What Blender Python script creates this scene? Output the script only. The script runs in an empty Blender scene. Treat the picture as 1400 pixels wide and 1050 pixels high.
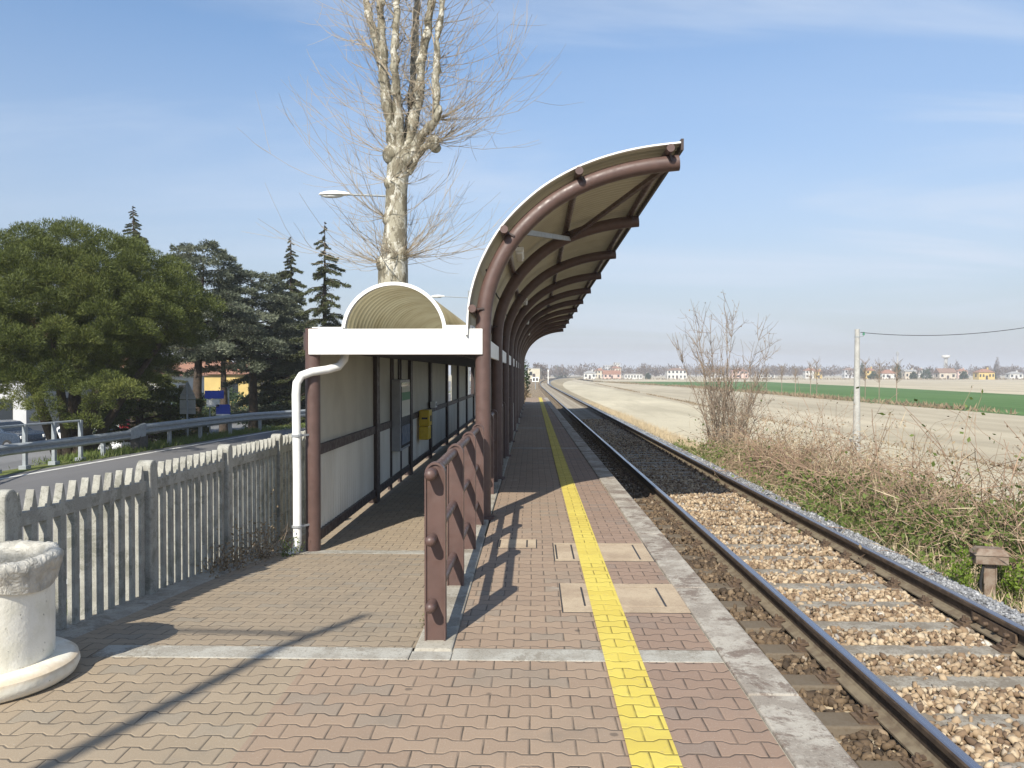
import bpy, math, random
import numpy as np
from mathutils import Vector, Matrix, Euler

random.seed(7)
rng = np.random.default_rng(11)
scene = bpy.context.scene
COL = scene.collection
R = math.radians
PI = math.pi

# ------------------------------------------------------------------ camera
CAM = Vector((0, 0, 1.6))
ROT = Euler((R(90 - 0.73), 0, R(1.51)), 'XYZ')
cd = bpy.data.cameras.new('camera')
cam = bpy.data.objects.new('camera', cd)
COL.objects.link(cam)
cam.location = CAM
cam.rotation_euler = ROT
cd.sensor_width = 36
cd.lens = 1100 / 1400 * 36
cd.clip_start = 0.05
cd.clip_end = 9000
scene.camera = cam
MAT3 = ROT.to_matrix()


def at(px, py, Y):
    """the point of the world at forward distance Y that a photo pixel shows (survey helper)"""
    d = MAT3 @ Vector(((px - 700) / 1100, (525 - py) / 1100, -1))
    return CAM + d * (Y / d.y)


def gnd(px, py, z):
    d = MAT3 @ Vector(((px - 700) / 1100, (525 - py) / 1100, -1))
    return CAM + d * ((z - 1.6) / d.z)


def bend(Y):
    """sideways drift of the track and the platform edge along the line"""
    Y = np.asarray(Y, float)
    q = np.clip(Y - 110, 0, 420)
    return -0.0077 * (Y - 3.8) + 1.8e-4 * q * q + 0.15 * np.clip(Y - 530, 0, None)


# ------------------------------------------------------------------ object helpers
def tag(o, label=None, cat=None, group=None, kind=None):
    if label: o['label'] = label
    if cat: o['category'] = cat
    if group: o['group'] = group
    if kind: o['kind'] = kind
    return o


def empty(name, loc, label, cat, group=None, rz=0):
    o = bpy.data.objects.new(name, None)
    COL.objects.link(o)
    o.location = loc
    o.rotation_euler = (0, 0, rz)
    o.empty_display_size = 0.2
    return tag(o, label, cat, group)


def link(name, me, parent=None):
    o = bpy.data.objects.new(name, me)
    COL.objects.link(o)
    if parent is not None:
        o.parent = parent
    return o


def copy_tree(o, parent=None):
    c = o.copy()
    COL.objects.link(c)
    if parent is not None:
        c.parent = parent
    for ch in list(o.children):
        copy_tree(ch, c)
    return c


class MB:
    def __init__(s):
        s.v = []; s.f = []; s.m = []

    def add(s, vs, fs, mi=0):
        b = len(s.v)
        s.v.extend([tuple(p) for p in vs])
        for f in fs:
            s.f.append(tuple(b + i for i in f)); s.m.append(mi)
        return s

    def box(s, x0, x1, y0, y1, z0, z1, mi=0):
        vs = [(x0, y0, z0), (x1, y0, z0), (x1, y1, z0), (x0, y1, z0), (x0, y0, z1), (x1, y0, z1), (x1, y1, z1), (x0, y1, z1)]
        return s.add(vs, [(3, 2, 1, 0), (4, 5, 6, 7), (0, 1, 5, 4), (1, 2, 6, 5), (2, 3, 7, 6), (3, 0, 4, 7)], mi)

    def hexa(s, vs, mi=0):
        return s.add(vs, [(3, 2, 1, 0), (4, 5, 6, 7), (0, 1, 5, 4), (1, 2, 6, 5), (2, 3, 7, 6), (3, 0, 4, 7)], mi)

    def bar(s, a, b, w, h, mi=0, up=(0, 0, 1)):
        a = Vector(a); b = Vector(b); d = (b - a).normalized(); up = Vector(up)
        r = d.cross(up)
        if r.length < 1e-4: r = d.cross(Vector((1, 0, 0)))
        r.normalize(); u = r.cross(d)
        vs = []
        for p in (a, b):
            for sx, sy in ((-1, -1), (1, -1), (1, 1), (-1, 1)):
                vs.append(p + r * (sx * w / 2) + u * (sy * h / 2))
        return s.add(vs, [(3, 2, 1, 0), (4, 5, 6, 7), (0, 1, 5, 4), (1, 2, 6, 5), (2, 3, 7, 6), (3, 0, 4, 7)], mi)

    def tube(s, pts, r, n=8, mi=0, cap=True):
        pts = [Vector(p) for p in pts]
        k = len(pts)
        rs = [r] * k if isinstance(r, (int, float)) else list(r)
        t0 = (pts[1] - pts[0]).normalized()
        ref = Vector((0, 0, 1)) if abs(t0.z) < 0.9 else Vector((1, 0, 0))
        nrm = t0.cross(ref).normalized()
        vs = []; fs = []
        for i, p in enumerate(pts):
            a = pts[max(i - 1, 0)]; b = pts[min(i + 1, k - 1)]
            t = (b - a)
            t = t.normalized() if t.length > 1e-9 else t0
            nrm = (nrm - t * nrm.dot(t))
            nrm = nrm.normalized() if nrm.length > 1e-6 else t.orthogonal().normalized()
            bn = t.cross(nrm)
            for j in range(n):
                an = 2 * PI * j / n
                vs.append(p + (nrm * math.cos(an) + bn * math.sin(an)) * rs[i])
        for i in range(k - 1):
            for j in range(n):
                j2 = (j + 1) % n
                fs.append((i * n + j, i * n + j2, (i + 1) * n + j2, (i + 1) * n + j))
        if cap:
            fs.append(tuple(range(n - 1, -1, -1)))
            fs.append(tuple((k - 1) * n + j for j in range(n)))
        return s.add(vs, fs, mi)

    def lathe(s, prof, cx=0, cy=0, n=24, mi=0):
        vs = []; fs = []
        for (r, z) in prof:
            for j in range(n):
                a = 2 * PI * j / n
                vs.append((cx + r * math.cos(a), cy + r * math.sin(a), z))
        for i in range(len(prof) - 1):
            for j in range(n):
                j2 = (j + 1) % n
                fs.append((i * n + j, i * n + j2, (i + 1) * n + j2, (i + 1) * n + j))
        if prof[0][0] > 1e-5: fs.append(tuple(range(n - 1, -1, -1)))
        if prof[-1][0] > 1e-5: fs.append(tuple((len(prof) - 1) * n + j for j in range(n)))
        return s.add(vs, fs, mi)

    def prism(s, poly, plane, a, b, mi=0):
        """extrude a 2-D outline (counter-clockwise seen along the minus axis) between a and b"""
        n = len(poly); vs = []
        for w in (a, b):
            for (p, q) in poly:
                vs.append({'xz': (p, w, q), 'yz': (w, p, q), 'xy': (p, q, w)}[plane])
        fs = [tuple(range(n)), tuple(range(2 * n - 1, n - 1, -1))]
        for i in range(n):
            j = (i + 1) % n
            fs.append((j, i, n + i, n + j))
        return s.add(vs, fs, mi)

    def ball(s, c, r, n=10, m=6, mi=0, sc=(1, 1, 1)):
        vs = []; fs = []
        for i in range(m + 1):
            th = PI * i / m
            for j in range(n):
                ph = 2 * PI * j / n
                vs.append((c[0] + sc[0] * r * math.sin(th) * math.cos(ph), c[1] + sc[1] * r * math.sin(th) * math.sin(ph), c[2] + sc[2] * r * math.cos(th)))
        for i in range(m):
            for j in range(n):
                j2 = (j + 1) % n
                fs.append((i * n + j, (i + 1) * n + j, (i + 1) * n + j2, i * n + j2))
        return s.add(vs, fs, mi)

    def build(s, name, mats, parent=None, smooth=False, bevel=0, fix=True):
        me = bpy.data.meshes.new(name)
        me.from_pydata(s.v, [], s.f)
        if not isinstance(mats, (list, tuple)): mats = [mats]
        for m in mats: me.materials.append(m)
        if len(mats) > 1:
            me.polygons.foreach_set('material_index', s.m)
        if fix:
            import bmesh
            bm = bmesh.new(); bm.from_mesh(me)
            bmesh.ops.remove_doubles(bm, verts=bm.verts, dist=1e-6)
            bmesh.ops.recalc_face_normals(bm, faces=bm.faces)
            bm.to_mesh(me); bm.free()
        if smooth:
            me.polygons.foreach_set('use_smooth', [True] * len(me.polygons))
            me.set_sharp_from_angle(angle=R(38))
        me.update()
        o = link(name, me, parent)
        if bevel:
            b = o.modifiers.new('bevel', 'BEVEL')
            b.width = bevel; b.segments = 2; b.limit_method = 'ANGLE'; b.angle_limit = R(40)
        return o


def np_mesh(name, V, F, mat, parent=None, tint=None, smooth=False):
    V = np.asarray(V, np.float32).reshape(-1, 3)
    F = np.asarray(F, np.int32)
    me = bpy.data.meshes.new(name)
    k = F.shape[1]; nf = F.shape[0]
    me.vertices.add(len(V)); me.vertices.foreach_set('co', V.ravel())
    me.loops.add(nf * k); me.loops.foreach_set('vertex_index', F.ravel())
    me.polygons.add(nf)
    me.polygons.foreach_set('loop_start', np.arange(0, nf * k, k, dtype=np.int32))
    me.polygons.foreach_set('loop_total', np.full(nf, k, np.int32))
    if smooth: me.polygons.foreach_set('use_smooth', np.ones(nf, bool))
    me.materials.append(mat)
    if tint is not None:
        a = me.attributes.new('tint', 'FLOAT', 'POINT')
        a.data.foreach_set('value', np.asarray(tint, np.float32))
    me.update(calc_edges=True)
    return link(name, me, parent)


# ------------------------------------------------------------------ shader helpers
class S:
    """a socket with arithmetic"""
    def __init__(s, nt, sock): s.nt = nt; s.k = sock

    def _op(s, op, b=None, c=None, swap=False):
        n = s.nt.nodes.new('ShaderNodeMath'); n.operation = op
        args = [s, b, c]
        if swap: args = [b, s, c]
        for i, a in enumerate(args):
            if a is None: continue
            if isinstance(a, S): s.nt.links.new(a.k, n.inputs[i])
            else: n.inputs[i].default_value = a
        return S(s.nt, n.outputs[0])

    def __add__(s, b): return s._op('ADD', b)
    def __radd__(s, b): return s._op('ADD', b)
    def __sub__(s, b): return s._op('SUBTRACT', b)
    def __rsub__(s, b): return s._op('SUBTRACT', b, swap=True)
    def __mul__(s, b): return s._op('MULTIPLY', b)
    def __rmul__(s, b): return s._op('MULTIPLY', b)
    def __truediv__(s, b): return s._op('DIVIDE', b)
    def fract(s): return s._op('FRACT')
    def floor(s): return s._op('FLOOR')
    def round(s): return s._op('ROUND')
    def abs(s): return s._op('ABSOLUTE')
    def mod(s, b): return s._op('FLOORED_MODULO', b)
    def lt(s, b): return s._op('LESS_THAN', b)
    def gt(s, b): return s._op('GREATER_THAN', b)
    def min(s, b): return s._op('MINIMUM', b)
    def max(s, b): return s._op('MAXIMUM', b)
    def sin(s): return s._op('SINE')
    def pow(s, b): return s._op('POWER', b)

    def ramp(s, a, b, lo=0.0, hi=1.0, smooth=True):
        n = s.nt.nodes.new('ShaderNodeMapRange')
        n.interpolation_type = 'SMOOTHSTEP' if smooth else 'LINEAR'
        n.clamp = True
        s.nt.links.new(s.k, n.inputs['Value'])
        for nm, v in (('From Min', a), ('From Max', b), ('To Min', lo), ('To Max', hi)): n.inputs[nm].default_value = v
        return S(s.nt, n.outputs['Result'])


class M:
    """material builder"""
    def __init__(s, name, rough=0.8, metal=0.0, spec=0.4):
        s.m = bpy.data.materials.new(name); s.m.use_nodes = True
        s.nt = s.m.node_tree
        s.b = s.nt.nodes['Principled BSDF']
        s.b.inputs['Roughness'].default_value = rough
        s.b.inputs['Metallic'].default_value = metal
        s.b.inputs['Specular IOR Level'].default_value = spec
        s._pos = None

    def pos(s):
        if s._pos is None:
            n = s.nt.nodes.new('ShaderNodeTexCoord'); s._pos = n.outputs['Object']
        return s._pos

    def xyz(s):
        n = s.nt.nodes.new('ShaderNodeSeparateXYZ'); s.nt.links.new(s.pos(), n.inputs[0])
        return [S(s.nt, o) for o in n.outputs]

    def vec(s, x, y, z=0.0):
        n = s.nt.nodes.new('ShaderNodeCombineXYZ')
        for i, a in enumerate((x, y, z)):
            if isinstance(a, S): s.nt.links.new(a.k, n.inputs[i])
            else: n.inputs[i].default_value = a
        return n.outputs[0]

    def noise(s, scale, detail=3, rough=0.55, vec=None, stretch=None, dist=0.0):
        n = s.nt.nodes.new('ShaderNodeTexNoise')
        n.inputs['Scale'].default_value = scale; n.inputs['Detail'].default_value = detail; n.inputs['Roughness'].default_value = rough
        n.inputs['Distortion'].default_value = dist
        v = vec if vec is not None else s.pos()
        if stretch:
            mp = s.nt.nodes.new('ShaderNodeMapping'); mp.inputs['Scale'].default_value = stretch
            s.nt.links.new(v, mp.inputs['Vector']); v = mp.outputs[0]
        s.nt.links.new(v, n.inputs['Vector'])
        return S(s.nt, n.outputs[0])

    def voro(s, scale, feature='F1', out='Distance', vec=None):
        n = s.nt.nodes.new('ShaderNodeTexVoronoi'); n.feature = feature
        n.inputs['Scale'].default_value = scale
        s.nt.links.new(vec if vec is not None else s.pos(), n.inputs['Vector'])
        return S(s.nt, n.outputs[out])

    def white(s, vec):
        n = s.nt.nodes.new('ShaderNodeTexWhiteNoise'); s.nt.links.new(vec, n.inputs['Vector'])
        return S(s.nt, n.outputs['Value'])

    def attr(s, name):
        n = s.nt.nodes.new('ShaderNodeAttribute'); n.attribute_name = name
        return S(s.nt, n.outputs['Fac'])

    def geo_rand(s):
        n = s.nt.nodes.new('ShaderNodeNewGeometry')
        return S(s.nt, n.outputs['Random Per Island'])

    def mix(s, a, b, f, mode='MIX'):
        n = s.nt.nodes.new('ShaderNodeMix'); n.data_type = 'RGBA'; n.blend_type = mode
        for i, x in ((6, a), (7, b)):
            if isinstance(x, S): s.nt.links.new(x.k, n.inputs[i])
            else: n.inputs[i].default_value = (*x[:3], 1)
        if isinstance(f, S): s.nt.links.new(f.k, n.inputs[0])
        else: n.inputs[0].default_value = f
        return S(s.nt, n.outputs[2])

    def cramp(s, f, stops):
        n = s.nt.nodes.new('ShaderNodeValToRGB')
        el = n.color_ramp.elements
        while len(el) < len(stops): el.new(0.5)
        for e, (p, c) in zip(el, stops):
            e.position = p; e.color = (*c, 1)
        s.nt.links.new(f.k, n.inputs[0])
        return S(s.nt, n.outputs[0])

    def color(s, c):
        if isinstance(c, S): s.nt.links.new(c.k, s.b.inputs['Base Color'])
        else: s.b.inputs['Base Color'].default_value = (*c, 1)
        return s

    def rough(s, f):
        if isinstance(f, S): s.nt.links.new(f.k, s.b.inputs['Roughness'])
        else: s.b.inputs['Roughness'].default_value = f
        return s

    def bump(s, h, strength=0.3, dist=0.01):
        n = s.nt.nodes.new('ShaderNodeBump'); n.inputs['Strength'].default_value = strength; n.inputs['Distance'].default_value = dist
        s.nt.links.new(h.k, n.inputs['Height'])
        s.nt.links.new(n.outputs[0], s.b.inputs['Normal'])
        return s

    def translucent(s, c, amount):
        """thin sheet or leaf: part of the light comes through"""
        t = s.nt.nodes.new('ShaderNodeBsdfTranslucent')
        if isinstance(c, S): s.nt.links.new(c.k, t.inputs[0])
        else: t.inputs[0].default_value = (*c, 1)
        mx = s.nt.nodes.new('ShaderNodeMixShader'); mx.inputs[0].default_value = amount
        s.nt.links.new(s.b.outputs[0], mx.inputs[1]); s.nt.links.new(t.outputs[0], mx.inputs[2])
        s.nt.links.new(mx.outputs[0], s.nt.nodes['Material Output'].inputs[0])
        return s


def simple(name, a, b=None, scale=6, rough=0.75, metal=0, spec=0.4, bump=0.0, bscale=60, bdist=0.005, detail=4):
    m = M(name, rough, metal, spec)
    if b is None: m.color(a)
    else: m.color(m.mix(a, b, m.noise(scale, detail).ramp(0.35, 0.68)))
    if bump: m.bump(m.noise(bscale, 3), bump, bdist)
    return m.m


MT = {}
# pavers -------------------------------------------------------------
def paver(name, ca, cb, cgrey, joint, tone=0.25, joint_cut=1.0, paint=None):
    m = M(name, 0.88, spec=0.25)
    x, y, z = m.xyz()
    wob = m.noise(3.0, 2)
    u = x / 0.2 + (wob - 0.5) * 0.06 + m.noise(0.7, 1) * 0.15
    v = y / 0.1205 + (m.noise(4.1, 2) - 0.5) * 0.10
    k = v.round()
    par = (k - 1.0).mod(2.0) * 0.5
    tri = ((u - par).fract() - 0.5).abs() * 4.0 - 1.0
    trap = (tri * 3.3).min(1.0).max(-1.0) * 0.098
    d = v - k - trap
    row = k - d.lt(0.0)
    uo = u - row.mod(2.0) * 0.5
    fr = uo.fract()
    jv = fr.min(1.0 - fr) * 0.2
    jh = d.abs() * 0.1205
    j = jv.min(jh)
    gap = (m.noise(9, 2) - 0.5) * 0.005
    mask = (j + gap).ramp(0.0018, 0.0052)
    idv = m.vec(row, uo.floor(), 0.0)
    rnd = m.white(idv)
    rnd2 = m.white(m.vec(row + 31.7, uo.floor() + 11.3, 2.0))
    if paint is None:
        c = m.mix(ca, cb, rnd)
        c = m.mix(c, cgrey, rnd2.ramp(0.84, 0.97) * 0.6)
        mott = m.noise(2.2, 5, 0.6)
        c = m.mix(c, (cgrey[0] * 0.75, cgrey[1] * 0.75, cgrey[2] * 0.75), mott.ramp(0.5, 0.78) * 0.55)
        fine = m.noise(170, 5, 0.85)
        c = m.mix(c, (ca[0] * 0.5, ca[1] * 0.5, ca[2] * 0.5), fine.ramp(0.5, 0.68) * 0.55)
        c = m.mix(c, (0.5, 0.45, 0.38), m.noise(90, 5, 0.8).ramp(0.56, 0.68) * 0.45)
        spots = m.voro(3.1)
        c = m.mix(c, (0.075, 0.062, 0.05), (spots + (m.noise(40, 2) - 0.5) * 0.05).ramp(0.075, 0.045) * 0.6)
        pale = m.noise(1.3, 6, 0.7).ramp(0.64, 0.74)
        c = m.mix(c, (0.50, 0.46, 0.39), pale * 0.6)
    else:
        c = m.mix(paint, (paint[0] * 0.82, paint[1] * 0.78, paint[2] * 0.7), rnd * 0.7)
        wear = m.noise(30, 6, 0.75)
        c = m.mix(c, (0.34, 0.25, 0.16), wear.ramp(0.56, 0.70) * 0.6)
        c = m.mix(c, (paint[0] * 0.7, paint[1] * 0.66, paint[2] * 0.8), m.noise(1.6, 4).ramp(0.5, 0.75) * 0.5)
    if paint is not None:
        flat = (y - 4.56).abs().lt(0.105).max((y - 5.75).abs().lt(0.375)).max((y - 7.22).abs().lt(0.365))
        mask = mask.max(flat)
    jm = (1.0 - mask) * (m.noise(6, 3).ramp(0.3, 0.62, 0.35, 1.0)) * joint_cut
    c = m.mix(c, joint, jm)
    m.color(c)
    h = (j + gap).ramp(0.0, 0.011) + m.noise(110, 4, 0.8) * 0.22 + rnd * 0.3 + (rnd2 - 0.5) * fr * 2.2 + (rnd - 0.5) * (v.fract()) * 1.3
    m.bump(h, 0.6, 0.0065)
    return m.m


MT['paver_red'] = paver('paver_red', (0.296, 0.207, 0.153), (0.248, 0.172, 0.127), (0.22, 0.18, 0.15), (0.075, 0.058, 0.045))
MT['paver_tan'] = paver('paver_tan', (0.336, 0.265, 0.185), (0.286, 0.226, 0.159), (0.25, 0.22, 0.175), (0.10, 0.082, 0.062))
MT['paver_brown'] = paver('paver_brown', (0.327, 0.240, 0.170), (0.276, 0.200, 0.143), (0.25, 0.21, 0.165), (0.09, 0.072, 0.055))
MT['paver_yellow'] = paver('paver_yellow', (0.5, 0.4, 0.1), (0.5, 0.4, 0.1), (0.3, 0.3, 0.2), (0.10, 0.075, 0.02), paint=(0.61, 0.495, 0.105), joint_cut=0.85)


def concrete(name, a, b, dark, scale=5, speck=70, bump=0.35, dk=0.6):
    m = M(name, 0.9, spec=0.25)
    c = m.mix(a, b, m.noise(scale, 8, 0.72).ramp(0.42, 0.58))
    patch = m.noise(scale * 0.6, 9, 0.78, dist=0.4)
    c = m.mix(c, dark, patch.ramp(0.51, 0.58) * dk)
    grit = m.noise(speck, 5, 0.8)
    c = m.mix(c, (b[0] * 0.42, b[1] * 0.4, b[2] * 0.38), grit.ramp(0.53, 0.66) * 0.65)
    c = m.mix(c, (min(.8, a[0] * 1.35), min(.8, a[1] * 1.35), min(.8, a[2] * 1.35)), m.noise(speck * 1.7, 4, 0.8).ramp(0.56, 0.68) * 0.6)
    m.color(c)
    m.bump(grit + patch * 0.6, bump, 0.008)
    return m.m


MT['coping'] = concrete('coping', (0.40, 0.365, 0.31), (0.27, 0.235, 0.195), (0.16, 0.12, 0.095), 3.2, 38, 0.7, 0.85)
MT['strip'] = concrete('strip_concrete', (0.40, 0.38, 0.33), (0.31, 0.285, 0.24), (0.21, 0.18, 0.14), 4, 60, 0.6, 0.7)
MT['kerb'] = concrete('kerb_concrete', (0.38, 0.35, 0.29), (0.30, 0.27, 0.22), (0.17, 0.14, 0.105), 4, 60)
MT['cover'] = concrete('cover_concrete', (0.44, 0.35, 0.245), (0.38, 0.295, 0.205), (0.29, 0.215, 0.15), 3, 120, 0.2, 0.5)
MT['fence'] = concrete('fence_concrete', (0.38, 0.37, 0.325), (0.29, 0.28, 0.245), (0.15, 0.15, 0.12), 6, 110, 0.4, 0.6)
m = M('sleeper_concrete', 0.9, spec=0.2)
x, y, z = m.xyz()
c = m.mix((0.30, 0.275, 0.23), (0.20, 0.175, 0.14), m.noise(5, 8, 0.75).ramp(0.42, 0.58))
c = m.mix(c, (0.15, 0.12, 0.09), m.noise(40, 6, 0.85).ramp(0.5, 0.62) * 0.75)
c = m.mix(c, (0.115, 0.088, 0.06), ((x * -1.0) + (m.noise(5, 4) - 0.5) * 0.3).ramp(0.62, 0.85) * 0.85)
c = m.mix(c, (0.14, 0.10, 0.07), (x.abs() - 0.75 + (m.noise(9, 4) - 0.5) * 0.2).abs().ramp(0.20, 0.05) * 0.5)
m.color(c); m.bump(m.noise(60, 5, 0.7), 0.4, 0.006); MT['sleeper'] = m.m
MT['pole'] = concrete('pole_concrete', (0.42, 0.415, 0.39), (0.35, 0.345, 0.325), (0.27, 0.265, 0.245), 4, 60, 0.2, 0.4)

# white painted concrete with rust and stains
m = M('bin_white', 0.7, spec=0.3)
x, y, z = m.xyz()
c = m.mix((0.80, 0.77, 0.68), (0.70, 0.67, 0.56), m.noise(7, 5).ramp(0.4, 0.7))
c = m.mix(c, (0.42, 0.27, 0.12), (z - 0.095 + (m.noise(9, 3) - 0.5) * 0.05).abs().ramp(0.035, 0.0) * 0.55)
c = m.mix(c, (0.16, 0.15, 0.12), m.noise(26, 5, 0.7).ramp(0.63, 0.7) * 0.75)
c = m.mix(c, (0.50, 0.45, 0.34), m.noise(6, 5, 0.7, stretch=(1, 1, 0.18)).ramp(0.55, 0.75) * 0.5)
m.color(c); m.bump(m.noise(45, 5), 0.35, 0.006); MT['bin'] = m.m

m = M('bag_plastic', 0.35, spec=0.5)
m.color(m.mix((0.62, 0.59, 0.52), (0.42, 0.40, 0.35), m.noise(12, 4).ramp(0.4, 0.65)))
m.bump(m.noise(22, 4, 0.6, dist=1.5), 0.9, 0.02); m.translucent((0.6, 0.57, 0.5), 0.2); MT['bag'] = m.m

# painted steel
def paint(name, c, rough=0.42, var=0.8, spec=0.5, rust=0.0):
    m = M(name, rough, spec=spec)
    col = m.mix(c, tuple(k * var for k in c), m.noise(9, 5).ramp(0.35, 0.7))
    col = m.mix(col, tuple(min(1, k * 1.5 + 0.03) for k in c), m.noise(30, 6, 0.75).ramp(0.62, 0.8) * 0.35)
    if rust: col = m.mix(col, (0.12, 0.05, 0.02), m.noise(14, 6, 0.7).ramp(0.64, 0.75) * rust)
    m.color(col)
    m.rough(m.noise(14, 4).ramp(0.3, 0.7, rough - 0.08, rough + 0.14))
    m.bump(m.noise(90, 3), 0.06, 0.003)
    return m.m


MT['brown'] = paint('brown_paint', (0.105, 0.062, 0.052), 0.45, rust=0.4)
MT['brown_dark'] = paint('dark_brown_paint', (0.052, 0.034, 0.030), 0.5)
m = M('white_paint', 0.45)
c = m.mix((0.80, 0.79, 0.755), (0.72, 0.705, 0.66), m.noise(5, 5, 0.7).ramp(0.4, 0.65))
c = m.mix(c, (0.40, 0.36, 0.28), m.noise(9, 6, 0.75, stretch=(1, 1, 0.08)).ramp(0.58, 0.74) * 0.45)
c = m.mix(c, (0.25, 0.22, 0.17), m.noise(30, 5, 0.8).ramp(0.62, 0.72) * 0.4)
m.color(c); MT['white_paint'] = m.m
MT['pipe_white'] = paint('white_pipe_plastic', (0.80, 0.79, 0.75), 0.4, 0.9)
MT['galv'] = paint('galvanised_steel', (0.30, 0.325, 0.34), 0.5, 0.8)
MT['grey_metal'] = paint('grey_metal', (0.30, 0.31, 0.32), 0.45, 0.85)
MT['dark_metal'] = paint('dark_metal', (0.045, 0.042, 0.04), 0.5)
MT['yellow_paint'] = paint('yellow_paint', (0.74, 0.50, 0.03), 0.4, 0.9)
MT['red_paint'] = paint('red_paint', (0.45, 0.03, 0.02), 0.35, 0.9)
MT['blue_paint'] = paint('blue_paint', (0.02, 0.06, 0.42), 0.4, 0.9)
MT['sign_back'] = paint('grey_sign_back', (0.36, 0.37, 0.37), 0.5, 0.85)

m = M('panel_beige', 0.6)
x, y, z = m.xyz()
c = m.mix((0.50, 0.485, 0.41), (0.42, 0.405, 0.34), m.noise(1.6, 5).ramp(0.35, 0.7))
c = m.mix(c, (0.33, 0.29, 0.2), m.noise(5, 5, 0.7, stretch=(1, 1, 0.12)).ramp(0.55, 0.8) * 0.35)
m.color(c); m.bump(m.noise(4, 2), 0.1, 0.01); m.translucent((0.62, 0.60, 0.50), 0.11); MT['panel_up'] = m.m
m = M('panel_white', 0.55)
c = m.mix((0.70, 0.69, 0.62), (0.58, 0.56, 0.49), m.noise(2, 5, stretch=(1, 1, 0.3)).ramp(0.35, 0.7))
x, y, z = m.xyz()
c = m.mix(c, (0.30, 0.24, 0.15), (z * -1.0 + (m.noise(6, 4, stretch=(1, 3, 0.3)) - 0.5) * 0.5).ramp(-0.02, 0.35) * 0.4)
m.color(c); m.translucent((0.66, 0.64, 0.56), 0.17); MT['panel_low'] = m.m

m = M('canopy_sheet', 0.55)
x, y, z = m.xyz()
c = m.mix((0.36, 0.32, 0.24), (0.27, 0.235, 0.17), m.noise(1.1, 6, 0.65, stretch=(1, 0.6, 1)).ramp(0.35, 0.7))
c = m.mix(c, (0.2, 0.16, 0.1), m.noise(2.4, 6, 0.7, stretch=(0.25, 3, 0.25)).ramp(0.58, 0.8) * 0.45)
m.color(c); m.translucent((0.6, 0.5, 0.3), 0.06); MT['sheet'] = m.m

m = M('vault_fibreglass', 0.5)
x, y, z = m.xyz()
c = m.mix((0.62, 0.55, 0.34), (0.50, 0.42, 0.24), m.noise(2.0, 5).ramp(0.35, 0.7))
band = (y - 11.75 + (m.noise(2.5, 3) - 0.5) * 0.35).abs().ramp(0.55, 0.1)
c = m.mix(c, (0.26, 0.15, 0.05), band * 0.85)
m.color(c); m.translucent(c, 0.33); MT['vault'] = m.m

# glass, poster
m = M('dark_glass', 0.06, spec=0.6); m.color((0.02, 0.025, 0.03)); MT['glass'] = m.m
m = M('case_glass', 0.08, spec=0.5)
x, y, z = m.xyz(); m.color((0.09, 0.10, 0.11)); MT['case_glass'] = m.m
MT['rubber'] = simple('rubber', (0.02, 0.02, 0.02), rough=0.85)
MT['alu'] = simple('alloy_rim', (0.45, 0.45, 0.46), rough=0.35, metal=0.8)
MT['lamp_glass'] = simple('lamp_diffuser', (0.75, 0.75, 0.72), rough=0.3)
MT['tail'] = simple('tail_lamp', (0.4, 0.01, 0.01), rough=0.2)

# rails
m = M('rail_side', 0.7, metal=0.0, spec=0.3)
x, y, z = m.xyz()
c = m.mix((0.055, 0.040, 0.030), (0.10, 0.072, 0.05), m.noise(12, 5).ramp(0.35, 0.7))
m.color(c); m.bump(m.noise(60, 4), 0.3, 0.004); MT['rail_side'] = m.m
m = M('rail_foot', 0.85, spec=0.2)
m.color(m.mix((0.20, 0.165, 0.115), (0.13, 0.10, 0.07), m.noise(10, 5).ramp(0.35, 0.7))); MT['rail_foot'] = m.m
m = M('rail_top', 0.28, metal=0.9)
m.color((0.34, 0.33, 0.36)); m.rough(m.noise(3, 3, stretch=(20, 0.3, 1)).ramp(0.3, 0.7, 0.2, 0.38)); MT['rail_top'] = m.m
MT['box_rust'] = simple('weathered_box_iron', (0.22, 0.175, 0.135), (0.15, 0.10, 0.07), 14, 0.8, bump=0.4)
MT['rust'] = simple('rusty_iron', (0.075, 0.05, 0.035), (0.14, 0.095, 0.06), 20, 0.85, bump=0.4)

# ballast
def stone(name, stops, dirt=None):
    m = M(name, 0.92, spec=0.2)
    t = m.attr('tint')
    c = m.cramp(t, stops)
    c = m.mix(c, (0.12, 0.09, 0.06), m.noise(50, 4, 0.7).ramp(0.5, 0.75) * 0.45)
    if dirt: c = m.mix(c, dirt, m.noise(2.2, 4, 0.6).ramp(0.48, 0.66) * 0.6)
    m.color(c); m.bump(m.noise(120, 3), 0.4, 0.004)
    return m.m


MT['st_tan'] = stone('tan_ballast', [(0.0, (0.09, 0.062, 0.045)), (0.28, (0.19, 0.128, 0.08)), (0.46, (0.30, 0.215, 0.135)), (0.62, (0.40, 0.305, 0.20)), (0.8, (0.48, 0.385, 0.265)), (0.9, (0.17, 0.16, 0.16)), (1.0, (0.62, 0.57, 0.48))], (0.16, 0.11, 0.07))
MT['st_dark'] = stone('oily_ballast', [(0.0, (0.04, 0.03, 0.022)), (0.4, (0.085, 0.06, 0.04)), (0.75, (0.15, 0.105, 0.065)), (0.95, (0.24, 0.18, 0.12)), (1.0, (0.4, 0.38, 0.34))])
MT['st_grey'] = stone('grey_gravel', [(0.0, (0.12, 0.12, 0.125)), (0.5, (0.22, 0.225, 0.235)), (0.85, (0.33, 0.335, 0.345)), (1.0, (0.5, 0.5, 0.5))])


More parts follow.
